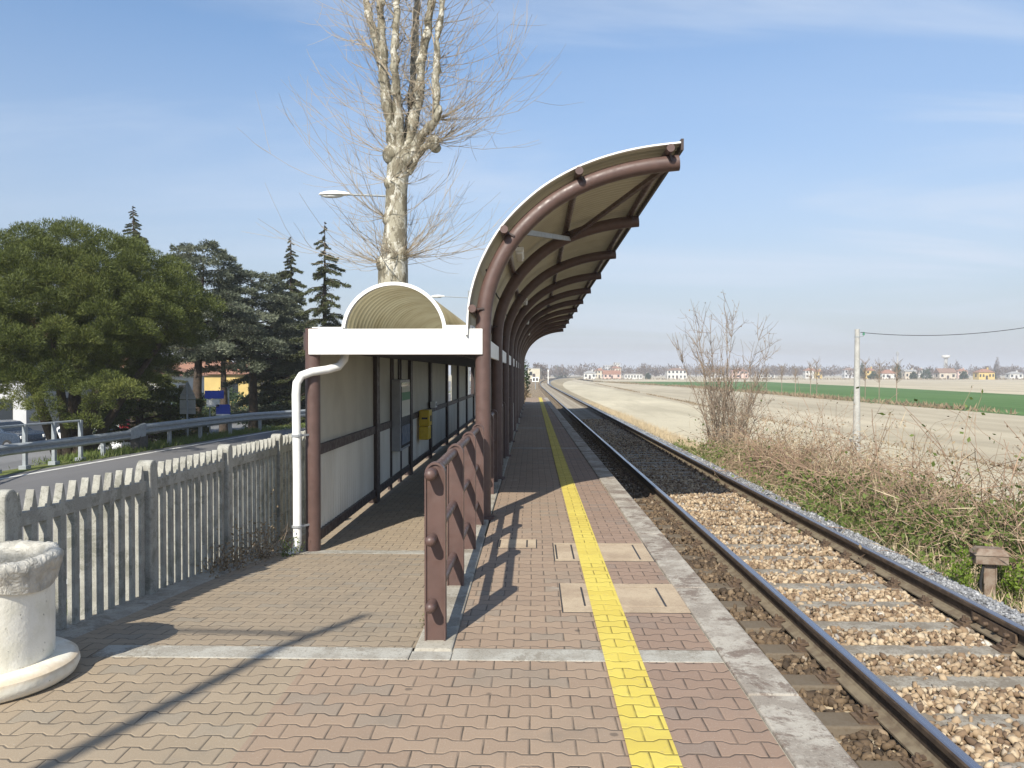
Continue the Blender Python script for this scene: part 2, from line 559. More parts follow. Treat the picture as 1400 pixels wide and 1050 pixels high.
def bed(name, stops, sc):
    m = M(name, 0.95, spec=0.15)
    n = m.nt.nodes.new('ShaderNodeTexVoronoi'); n.inputs['Scale'].default_value = sc
    m.nt.links.new(m.pos(), n.inputs['Vector'])
    sep = m.nt.nodes.new('ShaderNodeSeparateColor'); m.nt.links.new(n.outputs['Color'], sep.inputs[0])
    c = m.cramp(S(m.nt, sep.outputs[0]), stops)
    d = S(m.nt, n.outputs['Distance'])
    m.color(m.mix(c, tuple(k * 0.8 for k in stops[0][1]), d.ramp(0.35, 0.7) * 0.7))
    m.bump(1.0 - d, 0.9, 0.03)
    return m.m


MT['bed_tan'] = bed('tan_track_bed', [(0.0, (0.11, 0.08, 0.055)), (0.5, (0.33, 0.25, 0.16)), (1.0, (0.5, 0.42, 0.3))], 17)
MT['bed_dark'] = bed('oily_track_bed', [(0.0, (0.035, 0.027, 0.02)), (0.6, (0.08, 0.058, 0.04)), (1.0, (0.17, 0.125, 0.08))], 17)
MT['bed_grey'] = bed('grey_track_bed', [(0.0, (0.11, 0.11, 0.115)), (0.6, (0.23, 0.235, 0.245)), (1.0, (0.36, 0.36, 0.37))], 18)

# ground, fields
def soil(name, a, b, streak=0.4, sc=0.25, rows=0.0):
    m = M(name, 0.97, spec=0.1)
    c = m.mix(a, b, m.noise(sc, 6, 0.65, stretch=(1, 0.25, 1)).ramp(0.35, 0.66))
    c = m.mix(c, tuple(k * 0.72 for k in b), m.noise(sc * 14, 5, 0.7, stretch=(1, 0.5, 1)).ramp(0.5, 0.75) * streak)
    c = m.mix(c, tuple(min(1, k * 1.2) for k in a), m.noise(0.035, 5, 0.65, stretch=(1.5, 0.35, 1)).ramp(0.45, 0.62) * 0.7)
    c = m.mix(c, tuple(k * 0.8 for k in b), m.noise(0.09, 6, 0.7, stretch=(2.2, 0.22, 1)).ramp(0.52, 0.66) * 0.55)
    if rows:
        x, y, z = m.xyz()
        c = m.mix(c, tuple(k * 0.8 for k in b), ((x + m.noise(0.3, 2) * 0.8) * rows).sin().ramp(-0.2, 0.9) * 0.25)
    m.color(c); m.bump(m.noise(6, 5, 0.7), 0.5, 0.06)
    return m.m


MT['soil_pale'] = soil('pale_soil', (0.50, 0.445, 0.325), (0.43, 0.38, 0.275))
MT['soil_tan'] = soil('tan_soil', (0.43, 0.375, 0.275), (0.37, 0.32, 0.232), rows=2.2)
MT['soil_far'] = soil('far_tan_soil', (0.46, 0.40, 0.29), (0.395, 0.34, 0.245), rows=0.5)
MT['green'] = soil('young_wheat', (0.092, 0.165, 0.052), (0.072, 0.138, 0.043), 0.5, 0.05, rows=2.0)
MT['bank'] = soil('bank_earth', (0.36, 0.30, 0.20), (0.26, 0.215, 0.14), 0.5, 1.0)
MT['turf'] = soil('turf_ground', (0.10, 0.13, 0.035), (0.15, 0.14, 0.06), 0.5, 1.2)
MT['lot'] = soil('parking_asphalt', (0.17, 0.17, 0.17), (0.13, 0.13, 0.13), 0.2, 0.6)
m = M('road_asphalt', 0.9, spec=0.3)
c = m.mix((0.150, 0.146, 0.146), (0.118, 0.115, 0.115), m.noise(0.5, 5, stretch=(1.5, 0.3, 1)).ramp(0.35, 0.65))
c = m.mix(c, (0.2, 0.195, 0.19), m.noise(60, 3).ramp(0.55, 0.7) * 0.3)
m.color(c); m.bump(m.noise(80, 3), 0.2, 0.005); MT['road'] = m.m
MT['line_white'] = simple('road_line_paint', (0.68, 0.67, 0.63), (0.5, 0.49, 0.46), 5, 0.7)

# plants
def leaf(name, a, b, tr=0.3, rough=0.6, c3=None):
    m = M(name, rough, spec=0.3)
    r = m.geo_rand()
    c = m.mix(a, b, r)
    if c3: c = m.mix(c, c3, m.noise(0.55, 3).ramp(0.5, 0.68))
    m.color(c); m.translucent(c, tr)
    return m.m


MT['pine'] = leaf('pine_needles', (0.122, 0.145, 0.031), (0.058, 0.074, 0.017), 0.2, c3=(0.165, 0.18, 0.042))
MT['cedar'] = leaf('cedar_needles', (0.150, 0.168, 0.112), (0.088, 0.102, 0.066), 0.25, c3=(0.20, 0.215, 0.15))
MT['cedar_low'] = leaf('golden_cedar_needles', (0.115, 0.125, 0.028), (0.05, 0.065, 0.018), 0.25)
MT['spruce'] = leaf('spruce_needles', (0.090, 0.100, 0.040), (0.052, 0.062, 0.026), 0.2)
MT['grass'] = leaf('green_grass', (0.10, 0.16, 0.03), (0.17, 0.19, 0.06), 0.3)
MT['dry'] = leaf('dry_grass_blades', (0.62, 0.51, 0.34), (0.44, 0.345, 0.22), 0.25, 0.8)
MT['dry_red'] = leaf('dry_bramble_canes', (0.48, 0.335, 0.235), (0.30, 0.20, 0.14), 0.2, 0.8)
MT['bramble'] = leaf('bramble_leaves', (0.185, 0.235, 0.06), (0.11, 0.155, 0.036), 0.4)
MT['fresh'] = leaf('fresh_weed_leaves', (0.20, 0.27, 0.035), (0.13, 0.2, 0.03), 0.4)
MT['hedge'] = leaf('hedge_leaves', (0.055, 0.085, 0.03), (0.035, 0.058, 0.022), 0.25)
MT['bare'] = leaf('bare_far_twigs', (0.165, 0.125, 0.10), (0.115, 0.09, 0.078), 0.1, 0.9)
MT['dead'] = leaf('withered_leaves', (0.34, 0.26, 0.165), (0.20, 0.15, 0.09), 0.2, 0.8)
m = M('twig_bark', 0.85, spec=0.2); m.color(m.mix((0.44, 0.37, 0.28), (0.32, 0.265, 0.195), m.geo_rand())); MT['twig'] = m.m
m = M('shrub_bark', 0.85, spec=0.2); m.color(m.mix((0.20, 0.155, 0.12), (0.32, 0.25, 0.185), m.geo_rand())); MT['shrub_bark'] = m.m
m = M('plane_bark', 0.85, spec=0.25)
c = m.mix((0.33, 0.305, 0.235), (0.175, 0.155, 0.11), m.noise(5.0, 6, 0.65, stretch=(1.4, 1.4, 0.6)).ramp(0.46, 0.54))
c = m.mix(c, (0.54, 0.52, 0.45), m.noise(6.5, 5, 0.65, stretch=(1.2, 1.2, 0.5)).ramp(0.54, 0.58) * 0.9)
c = m.mix(c, (0.12, 0.10, 0.065), m.noise(10, 6, 0.75, stretch=(1, 1, 0.45)).ramp(0.54, 0.64) * 0.8)
m.color(c); m.bump(m.noise(14, 5, 0.7), 0.7, 0.03); MT['plane_bark'] = m.m
MT['bark'] = simple('dark_bark', (0.075, 0.055, 0.04), (0.045, 0.034, 0.026), 8, 0.95, bump=0.8, bscale=25, bdist=0.03)

# buildings
def wall(name, a): return simple(name, a, tuple(k * 0.88 for k in a), 0.8, 0.9, bump=0.1)
MT['w_white'] = wall('white_render', (0.56, 0.55, 0.52)); MT['w_cream'] = wall('cream_render', (0.52, 0.47, 0.37)); MT['w_yellow'] = wall('ochre_render', (0.54, 0.40, 0.15))
MT['w_grey'] = wall('grey_render', (0.48, 0.48, 0.48)); MT['w_pink'] = wall('pink_render', (0.58, 0.42, 0.36)); MT['w_tan'] = wall('tan_render', (0.50, 0.44, 0.36))
MT['roof_red'] = simple('terracotta_tiles', (0.30, 0.15, 0.095), (0.23, 0.12, 0.08), 2, 0.9)
MT['roof_brown'] = simple('brown_tiles', (0.24, 0.15, 0.11), (0.18, 0.12, 0.09), 2, 0.9)
MT['roof_grey'] = simple('grey_roof', (0.32, 0.31, 0.30), (0.25, 0.25, 0.24), 2, 0.9)
# ================================================================== SETTING
def strip(name, xs, zs, ys, mat, shift, kind='structure', zy=None):
    """a ground strip: cross-section (xs, zs) run along the line; shift(y, x) moves it sideways"""
    ys = np.asarray(ys, float); n = len(xs)
    V = []; F = []
    for y in ys:
        for x, z in zip(xs, zs):
            V.append((x + shift(y, x), y, z + (zy(x, y) if zy else 0)))
    for i in range(len(ys) - 1):
        for j in range(n - 1):
            F.append((i * n + j, i * n + j + 1, (i + 1) * n + j + 1, (i + 1) * n + j))
    o = np_mesh(name, V, F, mat)
    return tag(o, kind=kind)


YT = list(range(-20, 60, 4)) + list(range(60, 560, 10)) + [620, 700, 800]
fade = lambda y, x: float(bend(y)) * max(0.0, min(1.0, (16.5 - x) / 9.0))
full = lambda y, x: float(bend(y))
none = lambda y, x: 0.0

RT = -0.26           # top of rail
XC = 2.85            # track centre
ST = RT - 0.172 - 0.012   # top of sleepers

# far base sheet, reaching the horizon
gm = MB(); gm.add([(-4200, -60, -2.16), (4200, -60, -2.16), (4200, 4600, -2.16), (-4200, 4600, -2.16)], [(0, 1, 2, 3)])
tag(gm.build('ground', MT['soil_far'], fix=False), kind='structure')

# track bed and bank
strip('track_bed', [-3.2, 1.24, 1.5, 2.02, 2.2, 3.5, 3.7], [-0.66, -0.56, -0.515, -0.495, -0.470, -0.470, -0.465], YT, MT['bed_tan'], full)
strip('gravel_shoulder', [3.7, 3.78, 4.12, 4.36], [-0.47, -0.44, -0.425, -0.55], YT, MT['bed_grey'], full)
strip('railway_bank', [4.36, 5.2, 6.4, 7.6], [-0.55, -0.85, -1.4, -1.6], YT, MT['bank'], fade)
strip('pale_field', [7.6, 9, 11, 13, 16], [-1.6, -1.6, -1.6, -1.6, -1.6], YT, MT['soil_pale'], fade)
strip('tan_field', [16, 20, 28, 37.2], [-1.6, -1.6, -1.6, -1.6], YT + [1200], MT['soil_tan'], lambda y, x: fade(y, 16) if x == 16 else (-max(0.0, min(13.0, (y - 200) * 0.1)) if x > 30 else 0.0))
gm = MB()
gp = [(37.2, -60), (86, -60), (80, 60), (74, 121), (83, 207), (92, 322), (24, 322), (36.6, 196), (37.2, 100)]
gm.add([(x, y, -1.592) for x, y in gp], [tuple(range(len(gp)))])
tag(gm.build('green_field', MT['green'], fix=False), kind='structure')
gm = MB(); gm.add([(20, -60, -1.602), (2600, -60, -1.602), (2600, 2600, -1.602), (-260, 2600, -1.602), (-40, 700, -1.602), (20, 330, -1.602)], [(0, 1, 2, 3, 4, 5)])
tag(gm.build('far_field', MT['soil_far'], fix=False), kind='structure')

# left: road on its low embankment, then the lower street and car park
def edge(y):   # outer edge of the road
    return -12.6 + max(0.0, min(1.0, (y - 14) / 24)) * 2.0 - max(0, y - 60) * 0.0
lsh = lambda y, x: (edge(y) + 12.6) if x <= -4.6 else 0.0
YL = [-20, -5, 5] + list(range(8, 60, 2)) + list(range(60, 200, 10)) + [260, 400]
strip('verge', [-4.6, -4.0, -3.2], [-0.64, -0.62, -0.60], YL, MT['turf'], none)
strip('road', [-11.9, -9, -6.6, -4.6], [-0.63, -0.60, -0.60, -0.64], YL, MT['road'], lambda y, x: lsh(y, x) if x < -8 else (lsh(y, x) * .5 if x < -5 else 0))
strip('road_bank', [-16.5, -14.0, -12.7, -11.9], [-2.1, -1.5, -0.66, -0.63], YL, MT['turf'], lsh)
strip('car_park', [-160, -60, -24, -16.5], [-2.1, -2.1, -2.1, -2.1], YL, MT['lot'], lambda y, x: lsh(y, x) if x > -20 else 0)
for nm, w in (('road_edge_line', (-11.55, -11.42)),):
    strip(nm, list(w), [-0.6225, -0.6225], YL, MT['line_white'], lsh)
strip('road_edge_line', [-5.05, -4.93], [-0.626, -0.626], YL, MT['line_white'], none)

strip('bramble_litter', [4.62, 5.2, 6.4, 7.3], [-0.63, -0.835, -1.385, -1.54], [5.5, 7, 9, 11, 13, 15, 17, 19, 21, 23, 24.5], simple('leaf_litter', (0.11, 0.095, 0.05), (0.19, 0.15, 0.09), 3.5, 0.95, bump=0.8, bscale=30, bdist=0.03), fade)

# platform ---------------------------------------------------------
KX0, KX1 = -0.69, -0.462       # low kerb that carries the railing
YE = 54.0
ys_p = [-6, 0] + [4.0 + 2 * i for i in range(26)]
def plat(name, x0, x1, y0, y1, z, mat, s0=0.0, s1=0.0):
    """a level sheet; s0/s1 = share of the edge drift its left/right side follows"""
    ys = [y0] + [y for y in ys_p if y0 + .3 < y < y1 - .3] + [y1]
    V = []; F = []
    for y in ys:
        b = float(bend(y)) if y > 3.8 else 0.0
        V += [(x0 + b * s0, y, z), (x1 + b * s1, y, z)]
    for i in range(len(ys) - 1): F.append((2 * i, 2 * i + 1, 2 * i + 3, 2 * i + 2))
    return tag(np_mesh(name, V, F, mat), kind='structure')


# body of the platform (solid, under the paving)
b = MB()
ys = [-6] + [2 + 4 * i for i in range(13)] + [YE]
for i in range(len(ys) - 1):
    a0, a1 = ys[i], ys[i + 1]
    c0 = float(bend(a0)) if a0 > 3.8 else 0; c1 = float(bend(a1)) if a1 > 3.8 else 0
    b.hexa([(-0.465, a0, -0.8), (1.29 + c0, a0, -0.8), (1.29 + c1, a1, -0.8), (-0.465, a1, -0.8), (-0.465, a0, -0.006), (1.29 + c0, a0, -0.006), (1.29 + c1, a1, -0.006), (-0.465, a1, -0.006)])
tag(b.build('platform_wall', MT['kerb'], fix=False), kind='structure')
b = MB(); b.box(-3.4, -0.465, -6, 4.45, -0.8, -0.006)
tag(b.build('platform_base', MT['kerb'], fix=False), kind='structure')

plat('platform_paving', -0.462, 0.395, 4.662, YE, 0.0, MT['paver_brown'], 0, 0)
plat('platform_paving', 0.395, 1.06, 4.662, YE, 0.0, MT['paver_red'], 0, 1)
plat('platform_paving', 0.395, 1.06, -6, 4.462, 0.0, MT['paver_red'], 0, 1)
plat('platform_paving', -1.25, 0.395, -6, 4.462, 0.0, MT['paver_brown'], 0, 0)
plat('platform_paving', -3.4, -1.25, -6, 4.462, 0.0, MT['paver_tan'], 0, 0)
plat('platform_paving', -3.4, -2.505, 4.4625, 4.66, -0.001, MT['paver_tan'], 0, 0)
# yellow line painted over the pavers
plat('yellow_safety_line', 0.400, 0.607, -6, YE, 0.0075, MT['paver_yellow'], 0.1, 0.12)

# coping stones along the edge
b = MB()
ye = [-6.0]
while ye[-1] < YE - 1: ye.append(min(YE, ye[-1] + 2.0))
for i in range(len(ye) - 1):
    a0, a1 = ye[i], ye[i + 1] - 0.006
    c0 = float(bend(a0)) if a0 > 3.8 else 0; c1 = float(bend(a1)) if a1 > 3.8 else 0
    b.hexa([(1.068 + c0, a0, -0.10), (1.322 + c0, a0, -0.14), (1.322 + c1, a1, -0.14), (1.068 + c1, a1, -0.10), (1.068 + c0, a0, 0.012), (1.322 + c0, a0, 0.012), (1.322 + c1, a1, 0.012), (1.068 + c1, a1, 0.012)])
tag(b.build('platform_kerb', MT['coping'], bevel=0.012), kind='structure')

# concrete cross strips
b = MB(); b.box(-2.5, -0.70, 4.465, 4.657, -0.12, 0.004); b.box(-0.46, 1.06, 4.465, 4.657, -0.12, 0.0025); b.box(-0.697, -0.463, 4.465, 4.60, -0.12, 0.003)
tag(b.build('concrete_strip', MT['strip'], bevel=0.006), kind='structure')
b = MB()
for yy in (17.2, 23.6, 30.4, 38.0):
    b.box(-0.46, 1.06 + float(bend(yy)), yy, yy + 0.2, -0.1, 0.0025)
tag(b.build('concrete_strip', MT['strip'], bevel=0.004), kind='structure')

# railing kerb
b = MB()
yk = [4.61, 6.4, 7.9, 8.9] + [8.9 + 3.36 * i for i in range(1, 11)] + [44.0]
for i in range(len(yk) - 1):
    b.box(KX0 + 0.012 * math.sin(i * 2.1), KX1 + 0.01 * math.sin(i * 1.7 + 1) - 0.012, yk[i], yk[i + 1] - 0.01, -0.8, 0.012 + 0.006 * math.sin(i * 3.1))
tag(b.build('railing_kerb', MT['kerb'], bevel=0.015), kind='structure')

# ramp down to the shelter and its floor
FL = -0.37
def floor_z(y): return 0.0 if y < 4.66 else (FL if y > 8.9 else FL * (y - 4.66) / 4.24)
b = MB()
b.add([(-2.80, 4.66, -0.001), (KX0 - .002, 4.66, -0.001), (KX0 - .002, 8.62, floor_z(8.62)), (-2.80, 8.62, floor_z(8.62))], [(0, 1, 2, 3)])
tag(b.build('ramp_path', MT['paver_tan'], fix=False), kind='structure')
b = MB()
b.hexa([(-2.80, 8.62, -.6), (KX0 - .002, 8.62, -.6), (KX0 - .002, 8.9, -.6), (-2.80, 8.9, -.6), (-2.80, 8.62, floor_z(8.62) + .003), (KX0 - .002, 8.62, floor_z(8.62) + .003), (KX0 - .002, 8.9, FL + .003), (-2.80, 8.9, FL + .003)])
tag(b.build('concrete_strip', MT['strip'], fix=False), kind='structure')
b = MB(); b.add([(-3.1, 8.9, FL), (KX0 - .002, 8.9, FL), (KX0 - .002, 46, FL), (-3.1, 46, FL)], [(0, 1, 2, 3)])
tag(b.build('shelter_floor', MT['paver_tan'], fix=False), kind='structure')
# fence kerb
b = MB()
yk = [4.45 + 1.5 * i for i in range(4)]
for i in range(30):
    y0 = 4.3 + i * 1.55; y1 = y0 + 1.545
    if y0 > 12: break
    z0, z1 = floor_z(y0), floor_z(y1)
    b.hexa([(-3.2, y0, -.8), (-2.80, y0, -.8), (-2.80, y1, -.8), (-3.2, y1, -.8), (-3.2, y0, z0 + .02), (-2.80, y0, z0 + .005), (-2.80, y1, z1 + .005), (-3.2, y1, z1 + .02)])
tag(b.build('fence_kerb', MT['kerb'], bevel=0.01), kind='structure')

# ------------------------------------------------------------------ manhole covers set in the paving
def cover(x0, x1, y0, y1, lids, label):
    t = empty('manhole_cover', ((x0 + x1) / 2, (y0 + y1) / 2, 0), label, 'manhole cover', 'concrete inspection covers in the platform')
    cx, cy = t.location.x, t.location.y
    b = MB()
    z = 0.0045
    gb = MB(); gb.box(x0 - cx - .006, x1 - cx + .006, y0 - cy - .006, y1 - cy + .006, -0.04, 0.0018); gb.build('joint', MT['dark_metal'], t, fix=False)
    x0 += .004; x1 -= .004; y0 += .004; y1 -= .004
    xs = [x0] + [v for l in lids for v in (l[0], l[1])] + [x1]
    ya, yb = lids[0][2], lids[0][3]
    b.box(x0 - cx, x1 - cx, y0 - cy, ya - cy, -0.05, z); b.box(x0 - cx, x1 - cx, yb - cy, y1 - cy, -0.05, z)
    for i in range(0, len(xs), 2): b.box(xs[i] - cx, xs[i + 1] - cx, ya - cy, yb - cy, -0.05, z)
    b.build('frame', MT['cover'], t, fix=False)
    for l in lids:
        b = MB(); g = 0.014
        b.box(l[0] + g - cx, l[1] - g - cx, l[2] + 0.008 - cy, l[3] - 0.008 - cy, -0.05, 0.0042)
        b.build('lid', MT['cover'], t, bevel=0.004)
    return t


cover(0.20, 1.058, 5.38, 6.12, [(0.35, 0.92, 5.52, 6.02)], 'pale concrete inspection cover with one large lid crossed by the yellow line')
cover(0.186, 1.035, 6.86, 7.58, [(0.20, 0.36, 6.92, 7.52), (0.56, 0.93, 6.92, 7.52)], 'pale concrete inspection cover with two lids astride the yellow line')
cover(-0.33, 0.03, 7.36, 7.74, [(-0.32, -0.05, 7.38, 7.72)], 'small square concrete cover beside the railing kerb')

# ------------------------------------------------------------------ track
def rail(x, label):
    hw, h = 0.036, 0.172
    prof = [(-0.075, 0), (0.075, 0), (0.075, 0.012), (0.020, 0.028), (0.009, 0.045), (0.009, 0.118), (0.036, 0.130), (0.036, 0.158), (0.030, 0.169), (0.018, 0.172), (-0.018, 0.172), (-0.030, 0.169), (-0.036, 0.158), (-0.036, 0.130), (-0.009, 0.118), (-0.009, 0.045), (-0.020, 0.028), (-0.075, 0.012)]
    n = len(prof)
    ys = [-4 + 3 * i for i in range(20)] + list(range(60, 540, 6))
    b = MB(); V = []; F = []; mi = []
    for y in ys:
        for p, q in prof: V.append((x + p + float(bend(y)), y, RT - h + q))
    for i in range(len(ys) - 1):
        for j in range(n):
            j2 = (j + 1) % n
            F.append((i * n + j, i * n + j2, (i + 1) * n + j2, (i + 1) * n + j))
            mi.append(2 if j in (8, 9, 10) else (1 if j in (0, 1, 2, 3, 16, 17, 15) else 0))
    b.v = V; b.f = F; b.m = mi
    o = b.build('rail', [MT['rail_side'], MT['rail_foot'], MT['rail_top']])
    return tag(o, label, 'rail')


XL, XR = XC - 0.7175 - 0.036, XC + 0.7175 + 0.036
rl = rail(XL, 'steel rail nearer to the platform with polished blue-grey top')
rr = rail(XR, 'steel rail on the field side of the track beside grey gravel')
# bolted fishplate joints on the field-side rail
for yj in (6.3, 30.0):
    b = MB(); xb = XR + float(bend(yj))
    for sx in (-1, 1):
        b.box(xb + sx * 0.012 - (0.018 if sx < 0 else 0), xb + sx * 0.012 + (0.018 if sx > 0 else 0), yj - 0.3, yj + 0.3, RT - 0.135, RT - 0.062)
    for k in range(4):
        yb = yj - 0.21 + 0.14 * k
        b.tube([(xb - 0.065, yb, RT - 0.098), (xb + 0.05, yb, RT - 0.098)], 0.017, 6)
    b.build('fishplate', MT['rust'], rr, bevel=0.004)

sl = empty('railway_sleeper', (XC, 3.0, ST), 'weathered concrete railway sleeper bedded in ballast under the two rails', 'sleeper', 'concrete sleepers along the track')
b = MB()
b.hexa([(-1.15, -.13, -.2), (1.15, -.13, -.2), (1.15, .13, -.2), (-1.15, .13, -.2), (-1.14, -.105, 0), (1.14, -.105, 0), (1.14, .105, 0), (-1.14, .105, 0)])
b.build('beam', MT['sleeper'], sl, bevel=0.012)
for xs in (XL - XC, XR - XC):
    b = MB()
    b.box(xs - 0.17, xs + 0.17, -.075, .075, -0.02, 0.011)
    for s in (-1, 1):
        b.box(xs + s * 0.108 - 0.03, xs + s * 0.108 + 0.03, -.05, .05, 0.011, 0.034)
        b.bar((xs + s * 0.115, -.035, 0.04), (xs + s * 0.05, -.035, 0.05), 0.03, 0.014)
        b.bar((xs + s * 0.115, .035, 0.04), (xs + s * 0.05, .035, 0.05), 0.03, 0.014)
        b.tube([(xs + s * 0.108, 0, 0.02), (xs + s * 0.108, 0, 0.085)], 0.013, 6)
        b.tube([(xs + s * 0.108, 0, 0.042), (xs + s * 0.108, 0, 0.062)], 0.023, 6)
    b.build('rail_fastening', MT['rust'], sl)
for i in range(1, 290):
    y = 3.0 + 0.6 * i
    c = copy_tree(sl) if i < 60 else None
    if c is None:
        c = sl.copy(); COL.objects.link(c)
        for ch in sl.children:
            if ch.name.startswith('beam'):
                d = ch.copy(); COL.objects.link(d); d.parent = c
    c.location = (XC + float(bend(y)) + random.uniform(-.015, .015), y + random.uniform(-.015, .015), ST + random.uniform(-.004, .003))
    c.rotation_euler = (0, 0, random.uniform(-.008, .008) + 0.0077)

# loose stones -------------------------------------------------------
PH = (1 + 5 ** .5) / 2
ICO = np.array([(-1, PH, 0), (1, PH, 0), (-1, -PH, 0), (1, -PH, 0), (0, -1, PH), (0, 1, PH), (0, -1, -PH), (0, 1, -PH), (PH, 0, -1), (PH, 0, 1), (-PH, 0, -1), (-PH, 0, 1)]) / math.sqrt(1 + PH * PH)
ICF = np.array([(0, 11, 5), (0, 5, 1), (0, 1, 7), (0, 7, 10), (0, 10, 11), (1, 5, 9), (5, 11, 4), (11, 10, 2), (10, 7, 6), (7, 1, 8), (3, 9, 4), (3, 4, 2), (3, 2, 6), (3, 6, 8), (3, 8, 9), (4, 9, 5), (2, 4, 11), (6, 2, 10), (8, 6, 7), (9, 8, 1)])


def rand_rot(n):
    q = rng.normal(size=(n, 4)); q /= np.linalg.norm(q, axis=1, keepdims=True)
    w, x, y, z = q.T
    return np.stack([np.stack([1 - 2 * (y * y + z * z), 2 * (x * y - z * w), 2 * (x * z + y * w)], -1),
                     np.stack([2 * (x * y + z * w), 1 - 2 * (x * x + z * z), 2 * (y * z - x * w)], -1),
                     np.stack([2 * (x * z - y * w), 2 * (y * z + x * w), 1 - 2 * (x * x + y * y)], -1)], 1)


def stones(name, xy, z, size, mat, zj=0.01, lab=None):
    n = len(xy)
    P = ICO[None] * (1 + rng.uniform(-.46, .30, (n, 12, 1)))
    P = P * np.stack([rng.uniform(.8, 1.35, n), rng.uniform(.65, 1.0, n), rng.uniform(.5, .85, n)], -1)[:, None]
    sz = size * np.exp(np.clip(rng.normal(0, .28, n), -.7, .42))
    P = P * sz[:, None, None]
    P = np.einsum('nij,nkj->nki', rand_rot(n), P)
    zz = z(xy[:, 0], xy[:, 1]) + rng.uniform(-zj, zj, n)
    P = P + np.stack([xy[:, 0] + bend(xy[:, 1]), xy[:, 1], zz], -1)[:, None]
    F = (ICF[None] + 12 * np.arange(n)[:, None, None]).reshape(-1, 3)
    t = np.repeat(np.clip(rng.beta(2.2, 2.0, n), 0, 1), 12)
    o = np_mesh(name, P.reshape(-1, 3), F, mat, tint=t)
    return tag(o, lab, 'ballast', kind='stuff')


def scatter(x0, x1, y0, y1, dens, falloff=None):
    n = int((x1 - x0) * (y1 - y0) * dens)
    xy = np.stack([rng.uniform(x0, x1, n), rng.uniform(y0, y1, n)], -1)
    return xy


def keep_off_sleepers(xy, amount):
    ph = np.abs((xy[:, 1] - 3.0 + 0.3) % 0.6 - 0.3)
    lvl = np.sin(xy[:, 1] * 0.55 + 1.0) + np.sin(xy[:, 0] * 2.3 + xy[:, 1] * 1.9) * .6
    on = (ph < 0.10) & (np.abs(xy[:, 0] - XC) < 1.17)
    return xy[~(on & (rng.random(len(xy)) < np.clip(amount - lvl * .10, 0, 1)))]


zc = lambda x, y: -0.470 + 0.024 + 0.012 * np.sin(y * .55 + 1.0) + 0 * x
xy = np.concatenate([scatter(2.19, 3.50, 2.6, 9, 900), scatter(2.19, 3.50, 9, 18, 620), scatter(2.19, 3.50, 18, 36, 260)])
stones('tan_ballast', keep_off_sleepers(xy, 0.84), zc, 0.027, MT['st_tan'], 0.015, 'tan and cream stone ballast between the two rails')
zl = lambda x, y: -0.545 + np.clip((x - 1.24) / .8, 0, 1) * 0.055 + 0.016 + .035 * np.clip((y - 5.2) / 4, 0, 1)
xy = np.concatenate([scatter(1.28, 2.03, 2.6, 9, 700), scatter(1.26, 2.03, 9, 18, 420), scatter(1.26, 2.03, 18, 34, 170)])
stones('oily_ballast', keep_off_sleepers(xy, 0.75), zl, 0.030, MT['st_dark'], 0.012, 'dark oil stained ballast in the gap beside the platform edge')
zg = lambda x, y: -0.44 - np.clip(x - 4.1, 0, 1) * .45 + 0.012
xy = np.concatenate([scatter(3.68, 4.36, 4.2, 11, 1500), scatter(3.68, 4.36, 11, 20, 900), scatter(3.70, 4.34, 20, 40, 320)])
stones('grey_gravel', xy, zg, 0.019, MT['st_grey'], 0.010, 'grey crushed gravel shoulder along the field side of the track')

# point box at the foot of the bank
p = gnd(1352, 800, -0.47)
t = empty('cable_box', (p.x, p.y, -0.5), 'rusty metal cable box on a short post at the edge of the grey gravel', 'cable box', rz=R(-12))
b = MB(); b.box(-.05, .05, -.035, .035, -0.1, 0.26)
for s in (-1, 1): b.tube([(s * .052, -.04, .05), (s * .052, -.04, .24)], .008, 6)
b.build('post', MT['box_rust'], t, bevel=0.004)
b = MB(); b.box(-.145, .145, -.10, .10, 0.25, 0.335)
b.build('box_body', MT['box_rust'], t, bevel=0.008)
b = MB()
b.hexa([(-.158, -.113, .335), (.158, -.113, .335), (.158, .113, .335), (-.158, .113, .335), (-.11, -.07, .40), (.11, -.07, .40), (.11, .07, .40), (-.11, .07, .40)])
b.build('lid', MT['box_rust'], t, bevel=0.008)
b = MB(); b.tube([(-.085, -.05, -.05), (-.09, -.055, .08), (-.075, -.06, .18), (-.06, -.05, .27)], .014, 8)
b.build('cable', MT['rubber'], t, smooth=True)
# ================================================================== CANOPY OVER THE PLATFORM
Y0, BAY, NR = 8.85, 3.36, 11
YEND = Y0 + BAY * (NR - 1)


def from_px(lst, Y):
    out = []
    for cx, cy in lst:
        p = at(620 + .3523 * cx, 170 + .3523 * cy, Y); out.append((p.x, p.z))
    return out


def smooth_curve(pts, n):
    """even Catmull-Rom resampling"""
    P = [np.array(p, float) for p in pts]
    P = [2 * P[0] - P[1]] + P + [2 * P[-1] - P[-2]]
    out = []
    for i in range(1, len(P) - 2):
        for t in np.linspace(0, 1, 12, endpoint=False):
            a, b, c, d = P[i - 1:i + 3]
            out.append(0.5 * (2 * b + (c - a) * t + (2 * a - 5 * b + 4 * c - d) * t * t + (3 * b - a - 3 * c + d) * t ** 3))
    out.append(P[-2])
    out = np.array(out)
    for _ in range(6): out[1:-1] = (out[:-2] + 2 * out[1:-1] + out[2:]) / 4
    s = np.concatenate([[0], np.cumsum(np.linalg.norm(np.diff(out, axis=0), axis=1))])
    q = np.linspace(0, s[-1], n)
    return np.stack([np.interp(q, s, out[:, 0]), np.interp(q, s, out[:, 1])], -1)


